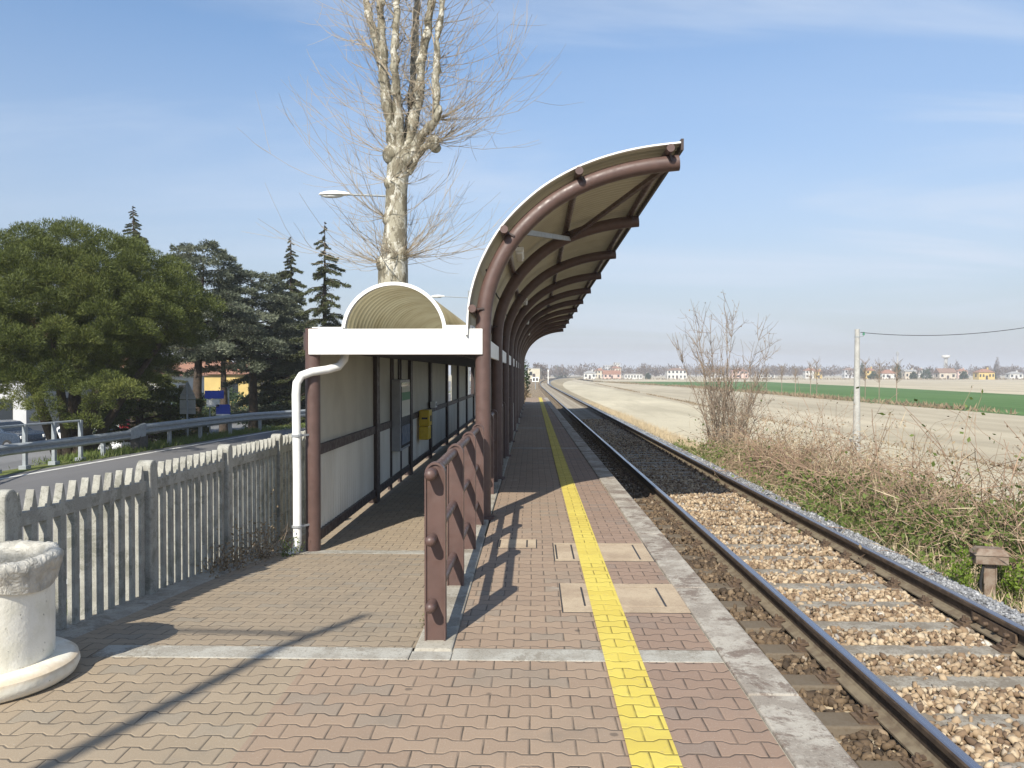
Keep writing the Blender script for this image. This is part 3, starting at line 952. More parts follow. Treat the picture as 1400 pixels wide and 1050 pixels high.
rib_px = [(115, 800), (122, 700), (145, 610), (182, 525), (232, 445), (300, 370), (380, 303), (470, 250), (560, 212), (655, 183), (760, 162), (874, 149)]
RC = smooth_curve(from_px(rib_px, Y0), 30)
CX = float(RC[0, 0])
canopy = empty('platform_canopy', (CX, Y0, 0), 'long curved platform canopy of brown steel ribs under corrugated sheeting', 'canopy')


def inst(name, me_obj_builder, ys):
    """one mesh, a copy per rib"""
    first = None
    for y in ys:
        if first is None: first = me_obj_builder(); o = first
        else: o = first.copy(); COL.objects.link(o); o.parent = first.parent
        o.location.y = y
    return first


def mk_rib():
    b = MB()
    pts = [(CX, 0, -0.05), (CX, 0, 0.9)] + [(float(p[0]), 0, float(p[1])) for p in RC]
    L = [(x - CX, y, z) for x, y, z in pts]
    b.tube(L, 0.086, 18)
    b.tube([(0, 0, 0.0), (0, 0, 0.03)], 0.13, 18)
    return b.build('rib', MT['brown'], canopy, smooth=True)


inst('rib', mk_rib, [BAY * i for i in range(NR)])

# outward normals of the rib curve
T = np.gradient(RC, axis=0); T /= np.linalg.norm(T, axis=1, keepdims=True)
NO = np.stack([-T[:, 1], T[:, 0]], -1)
# roof sheet, corrugated round the arc
SC = RC + NO * np.linspace(0.165, 0.178, len(RC))[:, None]
SC = np.concatenate([[[CX - 0.168, 2.02]], SC, [SC[-1] + T[-1] * 0.02]])
SC = smooth_curve(SC, 36)
ST_ = np.gradient(SC, axis=0); ST_ /= np.linalg.norm(ST_, axis=1, keepdims=True)
SN = np.stack([-ST_[:, 1], ST_[:, 0]], -1)
YS0, YS1 = -0.13, YEND - Y0 + 0.3
ys = np.concatenate([np.arange(YS0, 12.0, 0.0165), np.arange(12.0, YS1, 0.022)])
wave = np.sin(ys * 2 * PI / 0.15) * 0.017
V = np.zeros((len(ys), len(SC), 3))
V[:, :, 0] = SC[None, :, 0] + SN[None, :, 0] * wave[:, None] - CX
V[:, :, 1] = ys[:, None]
V[:, :, 2] = SC[None, :, 1] + SN[None, :, 1] * wave[:, None]
n = len(SC); I = np.arange(len(ys) - 1)[:, None] * n + np.arange(n - 1)[None]
F = np.stack([I, I + 1, I + n + 1, I + n], -1).reshape(-1, 4)
np_mesh('roof_sheet', V, F, MT['sheet'], canopy, smooth=True)
# white edge trim round the open front and the back
for yy, nm in ((YS0, 'edge_trim'), (YS1, 'edge_trim')):
    b = MB()
    for i in range(n - 1):
        for k, (o0, o1) in enumerate(((-0.007, 0.011),)):
            a0 = SC[i] + SN[i] * o0; a1 = SC[i] + SN[i] * o1; c0 = SC[i + 1] + SN[i + 1] * o0; c1 = SC[i + 1] + SN[i + 1] * o1
            vs = [(p[0] - CX, yy + dy, p[1]) for dy in (-.02, .045) for p in (a0, a1, c1, c0)]
            b.add(vs, [(0, 1, 2, 3), (7, 6, 5, 4), (1, 5, 6, 2), (0, 3, 7, 4)])
    b.build(nm, MT['white_paint'], canopy)
# dark end strip along the outer lip
b = MB(); e = SC[-1] - CX * np.array([1, 0]); b.bar((e[0] + .01, YS0 - .02, e[1] - 0.02), (e[0] + .01, YS1, e[1] - 0.02), 0.03, 0.12, up=(0, 0, 1))
b.build('lip', MT['brown_dark'], canopy)

# purlins between ribs and sheet
def arc_pos(px, py):
    p = at(620 + .3523 * px, 170 + .3523 * py, Y0 - .2)
    d = np.linalg.norm(RC - np.array([p.x, p.z])[None], axis=1); return int(d.argmin())
for px, py in ((90, 725), (225, 412), (505, 208), (838, 110)):
    i = arc_pos(px, py); i = min(i, len(RC) - 2)
    c = RC[i] + NO[i] * 0.120
    b = MB(); b.tube([(c[0] - CX, -0.20, c[1]), (c[0] - CX, YS1 - .1, c[1])], 0.043, 14)
    pr = b.build('purlin', MT['brown'], canopy, smooth=True)
    for k in range(NR):
        b = MB()
        b.bar((c[0] - CX + T[i][0] * .0, k * BAY - .10, c[1]), (RC[i][0] + T[i][0] * .02 - CX, k * BAY - .095, RC[i][1] + T[i][1] * .02), 0.012, 0.02)
        b.build('fixing_bolt', MT['brown_dark'], pr)
# wind braces in the first and last bays
i1, i2 = arc_pos(505, 208), len(RC) - 2
b = MB(); p = RC[i1] - NO[i1] * 0.02; q = RC[i2] - NO[i2] * 0.02
b.bar((p[0] - CX, BAY, p[1]), (q[0] - CX, 0.0, q[1]), 0.05, 0.05); b.build('brace', MT['brown'], canopy)
i1, i2 = arc_pos(215, 412) + 1, arc_pos(500, 205)
b = MB(); p = RC[i1]; q = RC[i2] - NO[i2] * .03
b.bar((p[0] - CX, 0.0, p[1]), (q[0] - CX, BAY, q[1]), 0.05, 0.06); b.build('brace', MT['grey_metal'], canopy)
# long cable along the column heads
ic = 6
b = MB(); pts = []
for k in range(0, 40):
    y = k * (YEND - Y0) / 39; s = abs(math.sin(y / BAY * PI)) * 0.05
    pts.append((RC[ic][0] - CX + NO[ic][0] * 0.09, y, RC[ic][1] + NO[ic][1] * .09 - s))
b.tube(pts, 0.012, 6); b.build('cable', MT['rubber'], canopy)

# strip lights hung under the sheeting
for k, yy in enumerate((10.2, 16.9, 23.6, 30.4)):
    p = at(711, 352, 10.4)
    t = empty('strip_light', (p.x, yy, p.z), ['white fluorescent strip light under the canopy in its first bay', 'white fluorescent strip light under the canopy in its third bay', 'white fluorescent strip light under the canopy in its fifth bay', 'white fluorescent strip light deep under the canopy in its seventh bay'][k], 'lamp', 'strip lights under the canopy', rz=0)
    b = MB(); b.box(-.05, .05, -.35, .35, 0.0, .05); b.build('housing', MT['white_paint'], t, bevel=.006)
    b = MB(); b.box(-.04, .04, -.33, .33, -.035, -.001); b.build('diffuser', MT['lamp_glass'], t, bevel=.012)
    b = MB(); b.tube([(0, -.25, .05), (-.09, -.25, .17)], .008, 6); b.tube([(0, .25, .05), (-.09, .25, .17)], .008, 6); b.build('hanger', MT['brown_dark'], t)

# ================================================================== WAITING SHELTER
WX = -2.44
SH = empty('waiting_shelter', (WX, Y0, FL), 'low waiting passage with cream wall panels, white fascia and tan barrel skylight', 'shelter')
def sh(b, name, mat, **k):
    b.v = [(x - WX, y - Y0, z - FL) for x, y, z in b.v]
    return b.build(name, mat, SH, **k)


YW1 = YEND + 0.4
b = MB(); b.tube([(WX, Y0, FL - .05), (WX, Y0, 2.10)], 0.082, 18); sh(b, 'post', MT['brown'], smooth=True)
wposts = [12.25, 15.65, 18.7, 22.3, 25.6, 28.95, 32.3, 35.65, 39.0, 42.4]
for y in wposts:
    b = MB(); b.box(WX - .06, WX + .06, y - .10, y + .10, FL - .02, 1.88)
    b.box(WX + .06, WX + .075, y - .12, y + .12, FL - .02, 1.88); sh(b, 'post', MT['brown_dark'], bevel=.004)
for y in (13.62, 14.62):
    b = MB(); b.box(WX - .03, WX + .04, y - .03, y + .03, FL - .02, 1.86); sh(b, 'mullion', MT['brown_dark'])
edges = [Y0] + wposts
ZM0, ZM1, ZB0, ZB1 = 0.69, 0.805, -0.27, -0.16
for i in range(len(edges) - 1):
    a = edges[i] + (.08 if i == 0 else .10); c = edges[i + 1] - .10
    b = MB(); b.box(WX - .02, WX + .05, a, c, ZM0, ZM1); sh(b, 'rail', MT['brown_dark'], bevel=.004)
    b = MB(); b.box(WX - .02, WX + .05, a, c, ZB0, ZB1); sh(b, 'rail', MT['brown_dark'], bevel=.004)
    # lower panel, ribbed sheet
    pts = []
    k = int((c - a) / 0.03)
    poly = []
    for j in range(k + 1):
        yy = a + (c - a) * j / k; poly.append((WX + .012 + (0.007 if (j // 2) % 2 else -0.004), yy))
    b = MB(); vs = []
    for (xx, yy) in poly: vs += [(xx, yy, ZB1 - .01), (xx, yy, ZM0 + .01)]
    for (xx, yy) in poly: vs += [(xx - .02, yy, ZB1 - .01), (xx - .02, yy, ZM0 + .01)]
    m_ = len(poly)
    fs = [(2 * j, 2 * j + 2, 2 * j + 3, 2 * j + 1) for j in range(m_ - 1)] + [(2 * m_ + 2 * j, 2 * m_ + 2 * j + 1, 2 * m_ + 2 * j + 3, 2 * m_ + 2 * j + 2) for j in range(m_ - 1)]
    b.add(vs, fs); sh(b, 'lower_panel', MT['panel_low'], fix=False)
    # upper panel(s); two bays have an opening instead
    spans = [(a, c)]
    if abs(edges[i] - 22.3) < .1: spans = [(23.9, c)]
    if abs(edges[i] - 28.95) < .1: spans = [(a, 30.1)]
    if abs(edges[i] - 35.65) < .1: spans = []
    for (s0, s1) in spans:
        mid = (s0 + s1) / 2
        for (q0, q1) in ((s0, mid - .003), (mid + .003, s1)):
            b = MB(); b.box(WX - .012, WX + .012, q0, q1, ZM1 - .01, 1.86); sh(b, 'upper_panel', MT['panel_up'])
# roof slabs either side of the skylight, ceiling beams
b = MB(); b.box(WX - .12, -2.12, Y0 + .06, YW1, 1.86, 2.06); sh(b, 'roof_slab', MT['brown_dark'])
b = MB(); b.box(-0.98, CX - .10, Y0 + .06, YW1, 1.86, 2.06); sh(b, 'roof_slab', MT['brown_dark'])
for y in [Y0 + .10] + wposts:
    b = MB(); b.box(-2.12, -0.98, y - .05, y + .05, 1.88, 2.04); sh(b, 'ceiling_beam', MT['brown_dark'])
b = MB(); b.box(-2.12, -0.98, Y0 + .16, YW1, 1.835, 1.855); sh(b, 'added_ceiling_panel', MT['brown_dark'])  # panel added below the skylight to block its light and darken the passage
# fascia
b = MB()
b.box(WX - .02, CX + .0, Y0 - .105, Y0 - .03, 1.81, 2.09); sh(b, 'fascia', MT['white_paint'], bevel=.006)
b = MB()
b.box(WX + .0, -2.10, Y0 - .028, Y0 + .60, 2.065, 2.115); sh(b, 'flashing', MT['white_paint'], bevel=.004)
b = MB(); b.box(-0.99, CX - .12, Y0 - .028, Y0 + .60, 2.065, 2.135); sh(b, 'flashing', MT['white_paint'], bevel=.004)
# grey-white gutter board between the columns on the platform side
for k in range(NR - 1):
    b = MB(); b.box(CX + .0, CX + .035, Y0 + BAY * k + .10, Y0 + BAY * (k + 1) - .10, 1.80, 2.0); sh(b, 'gutter_board', MT['white_paint'])
# barrel skylight, corrugated in rings
VX, VZ, VR = -1.552, 2.065, 0.56
na = 28
yv = np.arange(Y0 + .12, YW1, 0.02)
prof = (np.abs(((yv / 0.19) % 1.0) - 0.5) < 0.16) * 0.020
prof = np.convolve(np.pad(prof, 1, mode='edge'), [.25, .5, .25], 'valid')
ang = np.linspace(PI, 0, na)
V = np.zeros((len(yv), na, 3))
rr_ = VR + prof
V[:, :, 0] = VX + rr_[:, None] * np.cos(ang)[None] - WX
V[:, :, 1] = yv[:, None] - Y0
V[:, :, 2] = VZ + rr_[:, None] * np.sin(ang)[None] * 0.95 - FL
I = np.arange(len(yv) - 1)[:, None] * na + np.arange(na - 1)[None]
np_mesh('barrel_skylight', V, np.stack([I, I + 1, I + na + 1, I + na], -1).reshape(-1, 4), MT['vault'], SH, smooth=True)
b = MB()
pts = [(VX + VR * math.cos(a), Y0 + .10, VZ + VR * .95 * math.sin(a)) for a in np.linspace(PI, 0, 40)]
for i in range(39):
    p, q = pts[i], pts[i + 1]
    def off(u, d):
        v = Vector((u[0] - VX, 0, u[2] - VZ)); v.normalize(); return (u[0] + v.x * d, u[1], u[2] + v.z * d)
    vs = []
    for dy in (-.03, .05):
        for u, d in ((p, -.012), (p, .026), (q, .026), (q, -.012)):
            o = off(u, d); vs.append((o[0], o[1] + dy, o[2]))
    b.add(vs, [(0, 1, 2, 3), (7, 6, 5, 4), (1, 5, 6, 2), (0, 3, 7, 4)])
sh(b, 'arch_trim', MT['white_paint'])
# downpipe with its swan neck
b = MB()
p0 = (-2.12, Y0 + .12, 1.83)
path = [(-2.12, 9.05, 1.86), (-2.13, 9.02, 1.76), (-2.18, 8.95, 1.68), (-2.28, 8.85, 1.645), (-2.42, 8.74, 1.62), (-2.52, 8.69, 1.58), (-2.565, 8.67, 1.50), (-2.575, 8.67, 1.38), (-2.565, 8.67, 0.5), (-2.565, 8.67, -0.24), (-2.58, 8.64, -.32), (-2.66, 8.58, -.36)]
b.tube(path, 0.046, 14); sh(b, 'downpipe', MT['pipe_white'], smooth=True)
b = MB()
for z in (0.93, -0.06): b.tube([(-2.566, 8.67, z - .012), (-2.566, 8.67, z + .012)], .058, 14); b.bar((-2.52, 8.69, z), (-2.45, 8.80, z), .012, .02)
sh(b, 'pipe_clip', MT['grey_metal'])
# end wall
b = MB(); b.box(WX + .06, -1.7, YW1 - .02, YW1 + .02, FL, 1.86); sh(b, 'end_panel', MT['panel_up'])
# white boards standing between the far columns on the platform side
for k in (3, 4):
    b = MB(); b.box(CX - .012, CX + .012, Y0 + BAY * k + .12, Y0 + BAY * (k + 1) - .12, 0.05, 0.80); sh(b, 'side_panel', MT['panel_low'])
    for zz in (0.05, 0.80):
        pass

# timetable case hung on the wall
t = empty('notice_case', (WX + .10, 14.1, 0.28), 'grey glazed timetable case standing out from the passage wall between two posts', 'notice case')
b = MB(); b.box(-.06, .09, -.52, .52, 0, 1.22); b.build('case', MT['grey_metal'], t, bevel=.01)
b = MB(); b.box(.09, .10, -.46, .46, .05, 1.17); b.build('glass', MT['case_glass'], t)
b = MB(); b.box(.101, .105, -.44, .44, .58, 1.10)
paper = b.build('timetable', simple('paper', (0.74, 0.72, 0.60), (0.70, 0.68, 0.56), 3, 0.8), t)
b = MB(); b.box(.106, .108, -.44, .44, .86, 1.0); b.build('green_band', simple('paper_green', (0.20, 0.36, 0.22), rough=.8), paper)
b = MB(); b.box(.101, .105, -.44, .44, .10, .42); b.build('poster', simple('poster_dark', (0.10, 0.13, 0.18), (0.20, 0.22, 0.24), 9, .7), t)
for s in (-.3, .3): 
    b = MB(); b.box(-.10, -.06, s - .03, s + .03, .1, 1.6); b.build('bracket', MT['brown_dark'], t)
# yellow ticket validator
p = at(570, 583, 17.0)
t = empty('ticket_machine', (WX + .09, 16.9, 0.22), 'small yellow ticket stamping machine fixed to the passage wall', 'ticket machine')
b = MB(); b.box(-.03, .17, -.20, .20, 0.0, .28); b.build('body', MT['yellow_paint'], t, bevel=.02)
b = MB(); b.box(-.03, .19, -.21, .21, .285, .62); b.build('head', MT['yellow_paint'], t, bevel=.02)
b = MB(); b.box(.03, .15, -.216, -.211, .43, .47); b.build('slot', MT['dark_metal'], t)
b = MB(); b.box(.191, .196, -.1, .1, .38, .50); b.build('display', MT['dark_metal'], t)
t = empty('junction_box', (WX + .10, 18.55, 0.82), 'small pale grey electrical box on the dark post beside the yellow machine', 'electrical box')
b = MB(); b.box(-.02, .10, -.16, .16, 0, .14); b.build('box_body', MT['white_paint'], t, bevel=.01)
b = MB(); b.box(.10, .106, -.10, .10, .04, .10); b.build('label_plate', MT['grey_metal'], t)

# ================================================================== RAILINGS ON THE KERB
def railing(ys, label, y_in=None, y_out=None, ball=True):
    X = -0.583
    t = empty('railing', (X, ys[0], 0), label, 'railing', 'brown tube railings along the platform kerb')
    for y in ys:
        poly = [(-.06, 0.008)] + [(-.06, 1.0)] + [(.06 * math.cos(a) * 1.0, 1.0 + .072 * math.sin(a)) for a in np.linspace(PI, 0, 13)][1:-1] + [(.06, 1.0), (.06, 0.008)]
        b = MB(); b.prism([(p, q) for p, q in poly], 'xz', y - ys[0] - .018, y - ys[0] + .028)
        po = b.build('post', MT['brown'], t, bevel=.003)
        # raised rim round the plate
        b = MB(); o = poly; n_ = len(o)
        cen = (0, .55)
        for i in range(n_ - 1):
            (x0, z0), (x1, z1) = o[i], o[i + 1]
            def inn(x, z):
                if z > 1.0: 
                    k = 1 - .010 / max(.03, math.hypot(x, z - 1.0)); return (x * k, 1.0 + (z - 1.0) * k)
                return (x - math.copysign(.008, x), z)
            a0 = inn(x0, z0); a1 = inn(x1, z1)
            q = []
            for dy in (-.030, .038):
                q += [(x0 * 1.04, y - ys[0] + dy, z0 + (.003 if z0 > 1.0 else 0)), (x1 * 1.04, y - ys[0] + dy, z1 + (.003 if z1 > 1.0 else 0)), (a1[0], y - ys[0] + dy, a1[1]), (a0[0], y - ys[0] + dy, a0[1])]
            b.add(q, [(0, 1, 2, 3), (7, 6, 5, 4), (0, 4, 5, 1), (3, 2, 6, 7)])
        b.build('rim', MT['brown'], po)
    a = (y_in if y_in is not None else ys[0] - .13) - ys[0]; c = (y_out if y_out is not None else ys[-1] + .13) - ys[0]
    for z, r in ((1.012, .034), (0.625, .030), (0.235, .030)):
        xo = -0.016
        b = MB(); b.tube([(xo, a, z), (xo, c, z)], r, 14); tb = b.build('rail', MT['brown'], t, smooth=True)
        for e in (a, c):
            b = MB(); b.ball((xo, e, z), r * 1.02, 14, 8, sc=(1, .8, 1)); b.build('end_cap', MT['brown'], tb, smooth=True)
    return t


railing([4.78, 6.02, 7.27, 8.45], 'nearest brown tube railing with four plate posts and round rail ends')
for k in range(0, 7):
    y0 = Y0 + BAY * k
    lab = ['brown railing just behind the first canopy column', 'brown railing in the second canopy bay', 'brown railing in the third canopy bay', 'brown railing in the fourth canopy bay before the white boards', 'x', 'brown railing in the sixth canopy bay', 'brown railing in the seventh canopy bay']
    if k in (3, 4): continue
    railing([y0 + 1.75, y0 + 2.95], lab[k])

# ================================================================== CONCRETE PICKET FENCE
FX = -3.03
fp = [4.50, 6.22, 7.82, 9.42, 11.02, 12.62]
fence = empty('picket_fence', (FX, fp[0], 0), 'weathered grey concrete picket fence with pointed pales along the path', 'fence')
def zt(y): return 0.935 - (y - 4.6) * 0.010
for y in fp:
    z0 = floor_z(y) - .05
    b = MB()
    poly = [(-.062, z0), (.062, z0), (.062, zt(y) - .05)] + [(.062 * math.cos(a), zt(y) - .05 + .055 * math.sin(a)) for a in np.linspace(0, PI, 11)][1:-1] + [(-.062, zt(y) - .05)]
    b.prism([(FX + 0 + p if False else p, q) for p, q in poly], 'yz', -.055, .06)
    # a shallow recess for the panel's rail
    o = b.build('post', MT['fence'], fence, bevel=.012)
    o.location = (0, y - fp[0], 0)
for i in range(len(fp) - 1):
    a, c = fp[i] + .07, fp[i + 1] - .07
    npk = 11
    b = MB()
    for (zo, hh) in ((-.235, .085),):
        b.hexa([(-.03, a - .02 - fp[0], zt(a) + zo), (.028, a - .02 - fp[0], zt(a) + zo), (.028, c + .02 - fp[0], zt(c) + zo), (-.03, c + .02 - fp[0], zt(c) + zo), (-.03, a - .02 - fp[0], zt(a) + zo + hh), (.028, a - .02 - fp[0], zt(a) + zo + hh), (.028, c + .02 - fp[0], zt(c) + zo + hh), (-.03, c + .02 - fp[0], zt(c) + zo + hh)])
    zb = lambda y: floor_z(y) + .06
    if False: b.hexa([(-.03, a - .02 - fp[0], zb(a)), (.028, a - .02 - fp[0], zb(a)), (.028, c + .02 - fp[0], zb(c)), (-.03, c + .02 - fp[0], zb(c)), (-.03, a - .02 - fp[0], zb(a) + .05), (.028, a - .02 - fp[0], zb(a) + .05), (.028, c + .02 - fp[0], zb(c) + .05), (-.03, c + .02 - fp[0], zb(c) + .05)])
    for k in range(npk):
        y = a + .045 + (c - a - .09) * k / (npk - 1) - fp[0]
        yw = y + fp[0]; w = .035
        z0 = floor_z(yw) - .0; z1 = zt(yw) - .03
        def ring(z, s, dd=.045): return [(-.024, y - w * s, z), (.026, y - w * s * .85, z), (.026, y + w * s * .85, z), (-.024, y + w * s, z)]
        vs = ring(z0, 1) + ring(z1 - .11, 1) + ring(z1, .16)
        fs = [(3, 2, 1, 0)] + [(4 * q + r_, 4 * q + (r_ + 1) % 4, 4 * q + 4 + (r_ + 1) % 4, 4 * q + 4 + r_) for q in range(2) for r_ in range(4)] + [(8, 9, 10, 11)]
        b.add(vs, fs)
    b.build('panel', MT['fence'], fence, bevel=.004)

# ================================================================== CONCRETE BIN
bx, by = -2.86, 4.10
t = empty('litter_bin', (bx, by, 0), 'round white concrete litter bin on a rust stained round foot', 'litter bin')
b = MB(); b.lathe([(0.36, 0.0), (0.40, 0.0), (0.428, 0.018), (0.443, 0.055), (0.435, 0.092), (0.405, 0.112), (0.36, 0.118), (0.30, 0.119)], 0, 0, 64); b.build('foot', MT['bin'], t, smooth=True)
b = MB(); b.lathe([(0.325, 0.119), (0.325, 0.60), (0.33, 0.60), (0.34, 0.615), (0.335, 0.64), (0.29, 0.64), (0.28, 0.60), (0.28, 0.20), (0.0, 0.19)], 0, 0, 64); b.build('body', MT['bin'], t, smooth=True)
# plastic bag folded over the rim
na_, prof = 150, [(0.272, 0.45), (0.276, 0.60), (0.283, 0.640), (0.300, 0.657), (0.322, 0.662), (0.346, 0.655), (0.358, 0.638), (0.358, 0.615), (0.350, 0.595), (0.343, 0.575), (0.341, 0.557), (0.340, 0.54)]
V = np.zeros((len(prof), na_, 3))
from mathutils import noise as mn
for i, (r, z) in enumerate(prof):
    for j in range(na_):
        a = 2 * PI * j / na_
        q = Vector((math.cos(a) * 2.6, math.sin(a) * 2.6, z * 9))
        f = mn.noise(q) * .008 + mn.noise(q * 2.7) * .007 + abs(mn.noise(Vector((math.cos(a) * 9, math.sin(a) * 9, i * .25)))) * .012
        g = 0.0 if i < 2 else 1.0
        droop = (mn.noise(Vector((math.cos(a) * 1.3, math.sin(a) * 1.3, 4.2))) * .9 + .25) * (-.07) * max(0, (i - 7) / 4.0)
        rr2 = r + f * g * (1.2 if i > 7 else 1)
        if i > 8: rr2 = max(rr2, .334)
        V[i, j] = (rr2 * math.cos(a), rr2 * math.sin(a), z + f * .7 * g + droop)
I = np.arange(len(prof) - 1)[:, None] * na_ + np.arange(na_)[None]; J = np.arange(len(prof) - 1)[:, None] * na_ + (np.arange(na_)[None] + 1) % na_
o = np_mesh('bin_bag', V, np.stack([I, J, J + na_, I + na_], -1).reshape(-1, 4), MT['bag'], smooth=True)
o.location = (bx, by, 0)
tag(o, 'crumpled off white plastic bag folded over the rim of the white bin', 'bin bag')

# ================================================================== STREET LAMPS
def street_lamp(x, y, label, h=7.05, z0=-0.66, arm=1.55):
    t = empty('street_lamp', (x, y, z0), label, 'street lamp', 'street lamps along the road')
    H = h - z0
    b = MB(); b.tube([(0, 0, 0), (0, 0, 1.2), (0, 0, H)], [.075, .065, .042], 14); b.tube([(0, 0, 0), (0, 0, .25)], .10, 14); b.build('pole', MT['galv'], t, smooth=True)
    b = MB(); b.tube([(0.0, 0, H - .45), (-.3, 0, H - .42), (-arm, 0, H - .36)], .028, 10); b.build('arm', MT['galv'], t, smooth=True)
    b = MB(); n = 12
    prof = [(-.02, .05), (.10, .09), (.35, .13), (.60, .12), (.78, .07), (.84, .015)]
    V = []; F = []
    for (d, r) in prof:
        for j in range(n):
            a = 2 * PI * j / n; s = math.sin(a)
            V.append((-arm + .05 - d, math.cos(a) * r * 1.05, H - .36 + (s * r * .85 if s > 0 else s * r * .35)))
    for i in range(len(prof) - 1):
        for j in range(n): F.append((i * n + j, i * n + (j + 1) % n, (i + 1) * n + (j + 1) % n, (i + 1) * n + j))
    F += [tuple(range(n)), tuple((len(prof) - 1) * n + j for j in range(n))]
    b.add(V, F); hd = b.build('lamp_head', MT['white_paint'], t, smooth=True)
    b = MB(); b.ball((-arm - .42, 0, H - .40), .22, 14, 8, sc=(1.4, .42, .25)); b.build('lens', MT['lamp_glass'], hd, smooth=True)
    return t


p = at(455, 265, 22.0)
street_lamp(p.x + 1.95, 22.0, 'white headed street lamp reaching out from behind the plane tree trunk', h=p.z + .34)
p = at(600, 405, 50.0)
street_lamp(p.x + 1.85, 50.0, 'distant street lamp showing between the barrel skylight and the canopy', h=p.z + .34)
street_lamp(-4.0, -2.6, 'street lamp standing near the station entrance whose shadow crosses the pavers', h=7.0)

# ================================================================== GUARD RAIL
gx = [(-40, 660.0), (0, 646), (113, 629), (191, 615.5), (273, 601.5), (343.6, 591), (398, 586)]
gpts = []
for px, py in gx:
    p = gnd(px, py, -0.63); gpts.append(Vector((p.x, p.y, -0.63)))
d = (gpts[-1] - gpts[-2]).normalized()
gpts += [gpts[-1] + d * 8 + Vector((.1, 0, 0)), gpts[-1] + d * 20]
gpts = [gpts[0] - (gpts[1] - gpts[0]).normalized() * 6] + gpts
def gline(s):
    acc = 0
    for a, c in zip(gpts[:-1], gpts[1:]):
        L = (c - a).length
        if acc + L >= s: return a + (c - a) * ((s - acc) / L), (c - a).normalized()
        acc += L
    return gpts[-1], (gpts[-1] - gpts[-2]).normalized()
GL = sum((c - a).length for a, c in zip(gpts[:-1], gpts[1:]))
def s_of(y):
    s = 0
    while s < GL and gline(s)[0].y < y: s += .05
    return s
sJ = s_of(gnd(191, 615.5, -.63).y); sE = s_of(gnd(112, 629, -.63).y)
def wbeam(s0, s1, z0, h, parent, name):
    prof = [(0, 0), (-.035, .03), (-.075, .055), (-.075, .105), (-.03, .135), (-.03, .175), (-.075, .205), (-.075, .255), (-.035, .28), (0, .31)]
    prof = [(p, q * h / .31) for p, q in prof]
    V = []; F = []; n = len(prof); ss = list(np.arange(s0, s1, .5)) + [s1]
    for s in ss:
        c, dd = gline(s); nr = Vector((dd.y, -dd.x, 0))
        for p, q in prof: V.append(tuple(c + nr * (-p) + Vector((0, 0, z0 + q))))
        for p, q in prof[::-1]: V.append(tuple(c + nr * (-p - .008) + Vector((0, 0, z0 + q))))
    m2 = 2 * n
    for i in range(len(ss) - 1):
        for j in range(m2): F.append((i * m2 + j, i * m2 + (j + 1) % m2, (i + 1) * m2 + (j + 1) % m2, (i + 1) * m2 + j))
    b = MB(); b.v = V; b.f = F; b.m = [0] * len(F); return b.build(name, MT['galv'], parent, smooth=True)
gA = tag(bpy.data.objects.new('guard_rail', None), 'galvanised crash barrier with tall posts and a top hand bar beside the pine', 'guard rail'); COL.objects.link(gA)
gB = tag(bpy.data.objects.new('guard_rail', None), 'galvanised crash barrier on short posts in a grass strip along the road', 'guard rail'); COL.objects.link(gB)
wbeam(0, sJ - .6, .36, .26, gA, 'beam'); wbeam(sJ + .2, GL, .44, .31, gB, 'beam')
c0, d0 = gline(sJ - .6); c1, d1 = gline(sJ + .2)
b = MB(); n0 = Vector((d0.y, -d0.x, 0)) * .07
vs = [c0 + n0 + Vector((0, 0, .36)), c1 + n0 + Vector((0, 0, .40)), c1 + n0 + Vector((0, 0, .78)), c0 + n0 + Vector((0, 0, .62))]
vs = [v - n0 * 1.6 for v in vs] + vs
b.add(vs, [(3, 2, 1, 0), (4, 5, 6, 7), (0, 1, 5, 4), (1, 2, 6, 5), (2, 3, 7, 6), (3, 0, 4, 7)]); b.build('joint_plate', MT['galv'], gB)
b = MB(); cm, _ = gline(sJ + .1); b.box(cm.x - .22, cm.x + .06, cm.y - .25, cm.y + .25, -.75, -.22); b.build('joint_block', MT['dark_metal'], gB)
s = sE - 12 * .93
while s < sE + .1:
    c, dd = gline(max(0.05, s)); b = MB()
    b.box(c.x - .10, c.x - .02, c.y - .05, c.y + .05, -.72, .40); b.box(c.x - .16, c.x + .02, c.y - .10, c.y + .10, -.72, -.56)
    b.build('post', MT['galv'], gA, bevel=.006); s += .93
b = MB(); b.tube([tuple(gline(q)[0] + Vector((-.06, 0, 1.02))) for q in np.linspace(0, sE, 12)], .028, 8); b.build('hand_bar', MT['galv'], gA, smooth=True)
s = sE + 1.0
while s < sJ - .3:
    c, dd = gline(s); b = MB(); b.box(c.x - .12, c.x - .03, c.y - .05, c.y + .05, -.9, -.05); b.build('post', MT['galv'], gA); s += 1.5
s = sJ + 1.8
while s < GL:
    c, dd = gline(s); b = MB(); b.box(c.x - .12, c.x - .03, c.y - .06, c.y + .06, -.9, .05); b.build('post', MT['galv'], gB); s += 2.0

